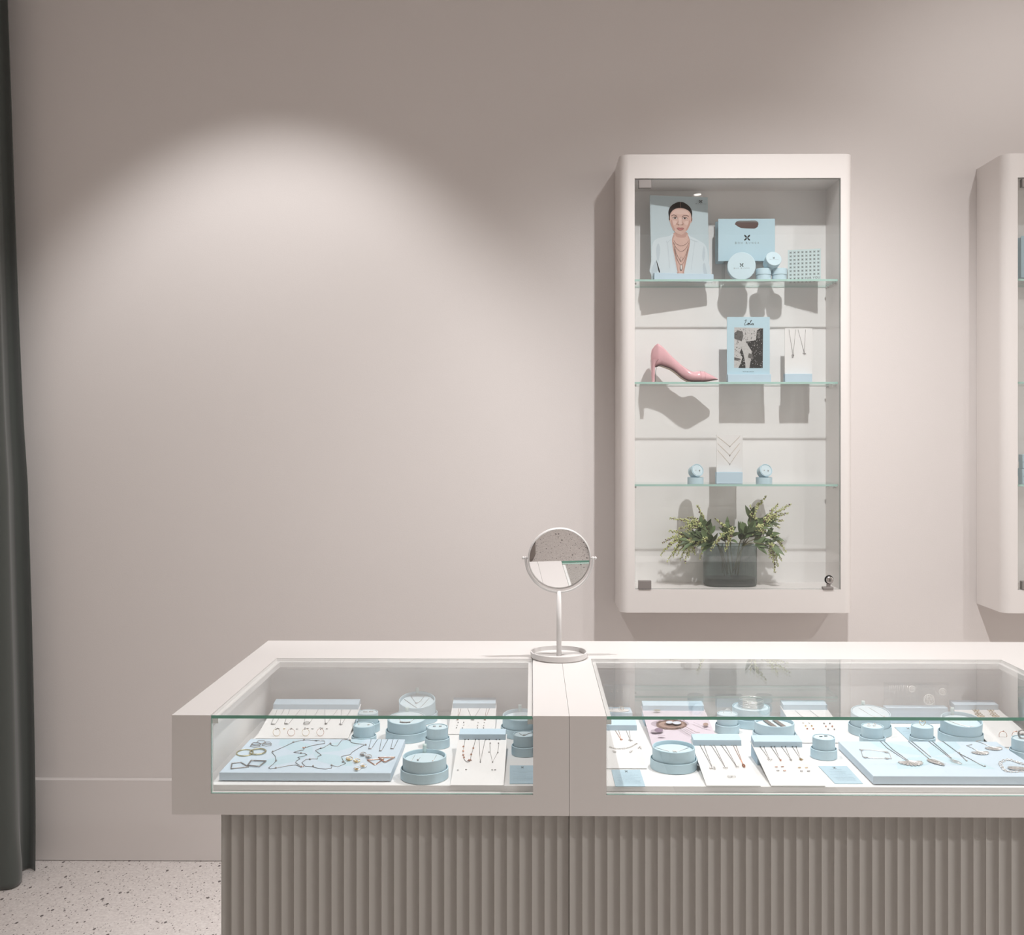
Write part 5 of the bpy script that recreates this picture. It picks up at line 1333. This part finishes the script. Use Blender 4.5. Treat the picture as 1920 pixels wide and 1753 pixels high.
# Lola card
def lola():
    Y = 3.335
    a = at(1365, 700, Y); b_ = at(1446, 700, Y); z = S2 + 0.0004
    t = thing('photo_card_stand', ((a.x + b_.x) / 2, Y + 0.01, z), 'pale blue card with black and white photo and script name, middle shelf', 'card stand')
    hb = 0.027
    MB(BAR).rbox((a.x, Y, z), (b_.x, Y + 0.010, z + hb), 0.0008).rbox((a.x, Y + 0.015, z), (b_.x, Y + 0.024, z + hb), 0.0008).rbox((a.x, Y + 0.008, z), (b_.x, Y + 0.018, z + 0.005), 0.0005).build('base_block', None, t)
    yy = Y + 0.0108; x0 = a.x - 0.001; x1 = b_.x - 0.002; zt = at(0, 596, yy).z
    MB(BAGM).rbox((x0, yy, z + 0.006), (x1, yy + 0.003, zt), 0.0003, 1).build('card_panel', None, t)
    # crop frame: 880..1305 wide, 80..640 high
    z64 = at(0, 700, yy).z
    fn = lambda x, y: V((x0 + (x - 878) / (1305 - 878) * (x1 - x0), yy, zt - (y - 80) / (635 - 80) * (zt - z64)))
    s = Sheet(fn, (0, -1, 0), 0.00006)
    lg = principled('photo_light_grey', (0.50, 0.49, 0.48), 0.5, vary=0.25, vscale=250); mg = principled('photo_mid_grey', (0.11, 0.105, 0.10), 0.5, vary=0.5, vscale=500)
    dk = principled('photo_dark', (0.012, 0.011, 0.011), 0.5, vary=0.3, vscale=300)
    mb = MB(lg, mg, dk, BLACK)
    s.fill(mb, [(950, 182), (1238, 190), (1234, 588), (948, 584)], 0)
    s.fill(mb, [(950, 240), (985, 212), (1035, 225), (1040, 270), (1025, 320), (960, 300), (950, 290)], 1)
    s.fill(mb, [(1175, 215), (1205, 195), (1238, 195), (1234, 588), (1100, 588), (1120, 480), (1125, 420), (1100, 380), (1065, 325), (1110, 318), (1165, 312), (1172, 260)], 2)
    s.fill(mb, [(1025, 390), (1040, 440), (1060, 540), (1062, 588), (990, 586), (1015, 540), (1030, 480), (1005, 430)], 2)
    s.fill(mb, [(950, 480), (1000, 490), (1018, 500), (985, 515), (950, 510)], 1)
    s.fill(mb, [(1095, 440), (1135, 450), (1130, 500), (1085, 480)], 1)
    s.fill(mb, [(1180, 225), (1205, 215), (1210, 280), (1185, 300)], 1)
    rnd = random.Random(5)
    for k in range(230):
        x, y = rnd.uniform(955, 1230), rnd.uniform(195, 580)
        dark = (y < 315 and x < 1165) or (x < 1020)
        s.k = 12; s.ell(mb, x, y, rnd.uniform(1.6, 3.8), rnd.uniform(2.0, 4.6), 2 if dark else 0, 6)
    s.k = 13
    for l in ([(1052, 118), (1070, 108), (1062, 130), (1050, 158), (1062, 160), (1080, 150)], [(1082, 150), (1090, 140), (1098, 145), (1092, 158), (1082, 156), (1084, 146), (1100, 146)], [(1100, 150), (1118, 122), (1122, 112), (1114, 118), (1106, 150), (1112, 158), (1120, 150)], [(1138, 144), (1128, 142), (1122, 152), (1130, 158), (1140, 146), (1140, 156), (1146, 158)]):
        s.line(mb, l, 3.6, 3, 5)
    s.text(mb, 'Boh Runga collection', 1090, 622, 13, 3, -1)
    mb.build('printed_picture', None, t)
lola()
t, yy, c0, c1, z, zt = block_stand(1472, 1523, 3.335, S2, 0.028, 617, 'white necklace panel on pale blue block with two silver necklaces, middle shelf', inset=-0.5)
g = 'necklaces on the middle shelf stand'
for k, (a, b_, pc, kd) in enumerate((((1479.5, 618), (1492, 618), (1487, 667), 'blob'), ((1496.5, 618), (1510.5, 618), (1508, 662), 'bird'))):
    P_ = lambda q: at(q[0], q[1], yy - 0.0009)
    necklace([[P_(a), P_(pc)], [P_(pc), P_(b_)]], DSILVER, (kd, P_(pc)), ['silver necklace with a heart charm, left one on the middle shelf stand', 'silver necklace with a bird charm, right one on the middle shelf stand'][k], g, normal=V((0, -1, 0)), pdir=V((0, 0, -1)), psize=0.0055, r=0.0006)

# third shelf
t, yy, c0, c1, z, zt = block_stand(1343.5, 1392.5, 3.335, S3, 0.038, 815, 'white panel on pale blue block with three V necklaces, lower shelf', inset=0)
for k, (yt, yp) in enumerate(((818.5, 837), (831, 853.5), (843.5, 870))):
    P_ = lambda x, y: at(x, y, yy - 0.0008)
    necklace([[P_(1345.5, yt), P_(1368.5, yp)], [P_(1368.5, yp), P_(1387, yt)]], GOLD, ('ball', P_(1368.5, yp)), ['fine V necklace, topmost of three on the lower shelf panel', 'fine V necklace, middle of three on the lower shelf panel', 'fine V necklace, lowest of three on the lower shelf panel'][k], 'V necklaces on the lower shelf panel', normal=V((0, -1, 0)), pdir=V((0, 0, -1)), psize=0.0038, pmat=DSILVER, r=0.00028)
def tilted_small(px, label, lean, elabel):
    Y = 3.345; p = at(px, 900, Y); z = S3 + 0.0004
    t = thing('round_jewellery_box', (p.x, Y, z), label, 'jewellery box', 'tilted ring boxes on the lower shelf')
    r = 0.0263; T = Matrix.Translation((p.x, Y, z))
    MB(BLUE).lathe([(0, 0), (r, 0), (r, 0.0205), (r - 0.0015, 0.0205), (r - 0.0018, 0.003), (0, 0.003)], 48, T).build('upturned_lid', None, t)
    rb = 0.0215
    ax = V((lean, -1.0, 0.36)).normalized()
    M = Matrix.Translation((at(px + 4, 884, Y - 0.012).x, Y - 0.012, z + 0.0445)) @ ax.to_track_quat('Z', 'Y').to_matrix().to_4x4()
    MB(BLUE).lathe([(0, -0.026), (rb, -0.026), (rb, 0.0), (rb - 0.0018, 0.0), (rb - 0.002, -0.002), (0, -0.002)], 48, M).build('box_body', None, t)
    MB(BLUEC).lathe([(rb - 0.003, -0.002), (rb - 0.0035, -0.0005), (0, -0.0005)], 40, M).build('cushion', None, t)
    for k, sx in enumerate((-1, 1)):
        mb = MB(DSILVER).ball(M @ V((0, 0, 0.0006)) + V((sx * 0.0065, 0, -0.001)), 0.0022, 1)
        tag(mb.build('stud_earring'), elabel, 'earring', 'studs in the tilted boxes')
tilted_small(1304, 'small pale blue box tilted in its lid, left of the V necklace panel', 0.34, 'dark stud in the tilted box left of the V necklace panel')
tilted_small(1432.5, 'small pale blue box tilted in its lid, right of the V necklace panel', 0.22, 'dark stud in the tilted box right of the V necklace panel')

# second cabinet contents
a = at(1918, 0, 3.34).x
bx = lambda px: px
bag(1915, 2010, 442, 520, 3.372, 0.055, 'pale blue gift bag in the cut-off right cabinet', 'clear acrylic riser in the cut-off right cabinet')
p = closed_box(1935, 3.345, 'round pale blue box on the lower shelf of the cut-off right cabinet', r=0.042, h=0.05, z=S3 + 0.0004)
p = closed_box(1935, 3.345, 'small round box resting on another in the cut-off right cabinet', r=0.040, h=0.045, z=S3 + 0.0512)

# ------------------------------------------------------------------ vase and branches
VY = 3.372
vz0 = oz0 + 0.0006
va = at(1321, 1060, VY - 0.01).x; vb = at(1418.5, 1060, VY - 0.01).x; vcx = (va + vb) / 2; vw = (vb - va) / 2; vd = 0.050
vzt = at(1370, 1024, VY - 0.04).z
def vase():
    t = thing('ribbed_vase', (vcx, VY, vz0), 'smoky teal ribbed oval glass vase on the cabinet floor', 'vase')
    def ring(z, k, n=240, rib=0.0007):
        out = []
        for i in range(n):
            a = 2 * pi * i / n; e = 0.62
            rr = 1 + (rib / vw) * (1 if (i % 4) < 2 else -1)
            out.append((vcx + vw * k * rr * (1 if cos(a) > 0 else -1) * abs(cos(a)) ** e, VY + vd * k * rr * (1 if sin(a) > 0 else -1) * abs(sin(a)) ** e, z))
        return out
    n = 240; H = vzt - vz0
    rows = [ring(vz0, 0.93), ring(vz0 + 0.003, 0.98), ring(vz0 + 0.010, 1.0), ring(vz0 + H * 0.5, 1.0), ring(vzt - 0.002, 1.0), ring(vzt, 0.99, rib=0)]
    mb = MB(VGLASS)
    for a_, b_ in zip(rows, rows[1:]): mb.add(a_ + b_, [(j, (j + 1) % n, n + (j + 1) % n, n + j) for j in range(n)], 0, True)
    mb.add(rows[0], [tuple(range(n - 1, -1, -1))])
    mb.build('glass_body', None, t)
    mb = MB(VGLASS); rr = ring(vzt, 0.985, 80, 0); mb.tube(rr, 0.0012, 6, closed=True); mb.build('rim', None, t)
    n = 240; w0, w1 = ring(vz0 + 0.002, 0.95, n, 0), ring(vz0 + 0.026, 0.95, n, 0)
    MB(VWATER).add(w0 + w1, [(j, (j + 1) % n, n + (j + 1) % n, n + j) for j in range(n)], 0, True).add(w1, [tuple(range(n))]).build('water', None, t)
vase()
rnd = random.Random(11)
def leaf(mb, base, dirv, L_, w, mi, droop=0.2):
    dirv = V(dirv).normalized(); side = dirv.cross(V((rnd.uniform(-.4, .4), -0.8, 0.8))).normalized(); nn = side.cross(dirv).normalized()
    rows = []; k = 7
    for i in range(k + 1):
        f_ = i / k; ww = w * sin(pi * min(1, f_ ** 0.8)) ** 0.9 if 0 < i < k else 0.0003
        c = base + dirv * (L_ * f_) + V((0, 0, -droop * L_ * f_ * f_))
        rows.append([c - side * ww + nn * ww * 0.25, c, c + side * ww + nn * ww * 0.25])
    vs = [p for r_ in rows for p in r_]
    mb.add(vs, [(3 * i + j, 3 * i + j + 1, 3 * i + j + 4, 3 * i + j + 3) for i in range(k) for j in range(2)], mi, True)
def raceme(mb, base, tip, mi_bud, mi_p, sag, n):
    mid = (base + tip) / 2 + V((0, 0, sag))
    for i in range(n):
        f_ = i / (n - 1); p = base * (1 - f_) ** 2 + mid * 2 * f_ * (1 - f_) + tip * f_ * f_
        r = 0.0026 * (1.12 - 0.42 * f_)
        for _ in range(3 if f_ < 0.7 else 2):
            off = V((rnd.uniform(-1, 1), rnd.uniform(-1, 1), rnd.uniform(-1, 1))) * (0.0070 * (1.1 - 0.68 * f_))
            mb.ball(p + off, r, 1, mi_p if rnd.random() < 0.13 else mi_bud, (1, 1, 1.2))
    return mid
def P3(x, y, dy): return at(x, y, VY + dy)
def branch(joint, dy, tips, nleaf, llen, label, lm=0, side=0, seed=0):
    J = P3(*joint, dy)
    root = V((vcx + (J.x - vcx) * 0.12 + rnd.uniform(-0.012, 0.012), VY + dy * 0.25, vz0 + 0.03 + rnd.uniform(0, 0.02)))
    nx = max(-0.78, min(0.78, (J.x - vcx) / vw)) * vw * 0.8
    neck = V((vcx + nx * 0.8, VY + max(-0.03, min(0.03, dy * 0.6)), vzt + 0.002))
    t = thing('flowering_branch', root, label, 'branch', 'flowering branches in the teal vase')
    st = MB(STEM); st.tube(smooth_open([root, neck, J], 5), 0.0016, 6)
    lf = MB(LEAF, LEAFL); bl = MB(BUD, BUDP)
    stemd = (J - neck).normalized()
    nleaf = int(nleaf * 1.6)
    for k in range(nleaf):
        a = 2 * pi * k / nleaf + rnd.uniform(-.3, .3); f_ = rnd.uniform(0.30, 1.02)
        d = stemd * rnd.uniform(0.7, 1.4) + V((cos(a) * 0.75, sin(a) * 0.35, sin(a) * 0.75 + 0.05))
        leaf(lf, neck.lerp(J, f_), d, llen * rnd.uniform(0.85, 1.3), llen * rnd.uniform(0.15, 0.21), 1 if rnd.random() < 0.5 else 0, rnd.uniform(0.0, 0.35))
    for (x, y, ddy, sag) in tips:
        Tp = P3(x, y, dy + ddy); L_ = (Tp - J).length
        mid = raceme(bl, J, Tp, 0, 1, sag, max(12, int(L_ / 0.0030)))
        st.tube([J * (1 - f) ** 2 + mid * 2 * f * (1 - f) + Tp * f * f for f in [i / 8 for i in range(9)]], 0.0006, 4)
    st.build('stem', None, t)
    if lf.v: lf.build('leaves', None, t)
    if bl.v: bl.build('blossom', None, t)
B = branch
B((1322, 985), -0.005, [(1307, 948, 0, 0.012), (1290, 970, 0.01, 0.01)], 7, 0.040, 'blossom branch arching highest on the left side of the vase')
B((1312, 985), -0.02, [(1257, 972, -0.005, 0.010), (1272, 992, -0.01, 0.006), (1285, 982, 0.015, 0.006), (1278, 1000, 0.0, 0.006), (1300, 975, -0.01, 0.008)], 6, 0.042, 'blossom branch reaching straight out to the upper left')
B((1290, 1005), -0.03, [(1239, 1041, -0.005, 0.030), (1247, 1030, 0.01, 0.022), (1251, 1054, 0, 0.022), (1254, 995, 0.01, 0.004), (1262, 1044, 0.004, 0.024), (1243, 1018, 0.006, 0.020), (1258, 1022, -0.006, 0.014)], 6, 0.040, 'blossom branch with the leftmost drooping tassels')
B((1297, 1012), -0.045, [(1284, 1055, -0.003, 0.012), (1270, 1040, 0, 0.016), (1276, 1049, 0.006, 0.012), (1262, 1036, 0.01, 0.018), (1290, 1044, 0.004, 0.010), (1280, 1032, -0.006, 0.010), (1302, 1040, 0.002, 0.006)], 8, 0.044, 'blossom branch drooping at the left in front of the back panel')
B((1322, 1010), -0.052, [(1313, 1048, -0.002, 0.010), (1296, 1035, 0, 0.012)], 9, 0.048, 'leafy branch spreading left over the vase rim')
B((1358, 1002), -0.055, [(1332, 1032, -0.006, 0.010), (1345, 1015, 0, 0.008)], 5, 0.036, 'blossom branch hanging over the front rim toward the left')
B((1372, 992), -0.060, [(1360, 1033, -0.006, 0.008), (1366, 1022, 0.002, 0.004)], 4, 0.034, 'blossom branch hanging over the middle of the front rim')
B((1363, 992), 0.0, [(1340, 972, 0, 0.004)], 10, 0.044, 'upright leafy branch in the centre left of the vase')
B((1396, 998), -0.01, [], 12, 0.052, 'upright leafy branch without blossom in the centre right of the vase')
B((1410, 965), 0.0, [(1437, 930, 0, 0.006), (1407, 947, 0.005, 0.0), (1420, 975, -0.01, 0.0)], 6, 0.042, 'blossom branch rising highest of all, right side of the vase')
B((1436, 975), -0.01, [(1459, 945, 0, 0.004), (1482, 946, 0.0, 0.006), (1478, 962, 0.01, 0.004), (1462, 990, 0.0, 0.002), (1455, 965, -0.006, 0.002), (1468, 976, 0.006, 0.003)], 8, 0.046, 'blossom branch reaching to the upper right')
B((1425, 985), -0.025, [(1432, 1003, -0.005, 0.0), (1412, 1003, 0, 0.0), (1441, 985, 0, 0.0), (1418, 988, -0.004, 0.0), (1436, 996, 0.004, 0.0)], 6, 0.034, 'short bushy blossom branch at the right centre')
B((1447, 1003), -0.03, [(1474, 1035, 0, 0.012), (1466, 1015, 0.01, 0.004)], 9, 0.044, 'leafy branch spreading right past the vase rim')
B((1446, 1022), -0.048, [(1459, 1062, 0, 0.008), (1453, 1073, -0.003, 0.006), (1443, 1045, 0.004, 0.002), (1465, 1050, 0.006, 0.006)], 8, 0.042, 'blossom branch hanging lowest at the right of the vase')
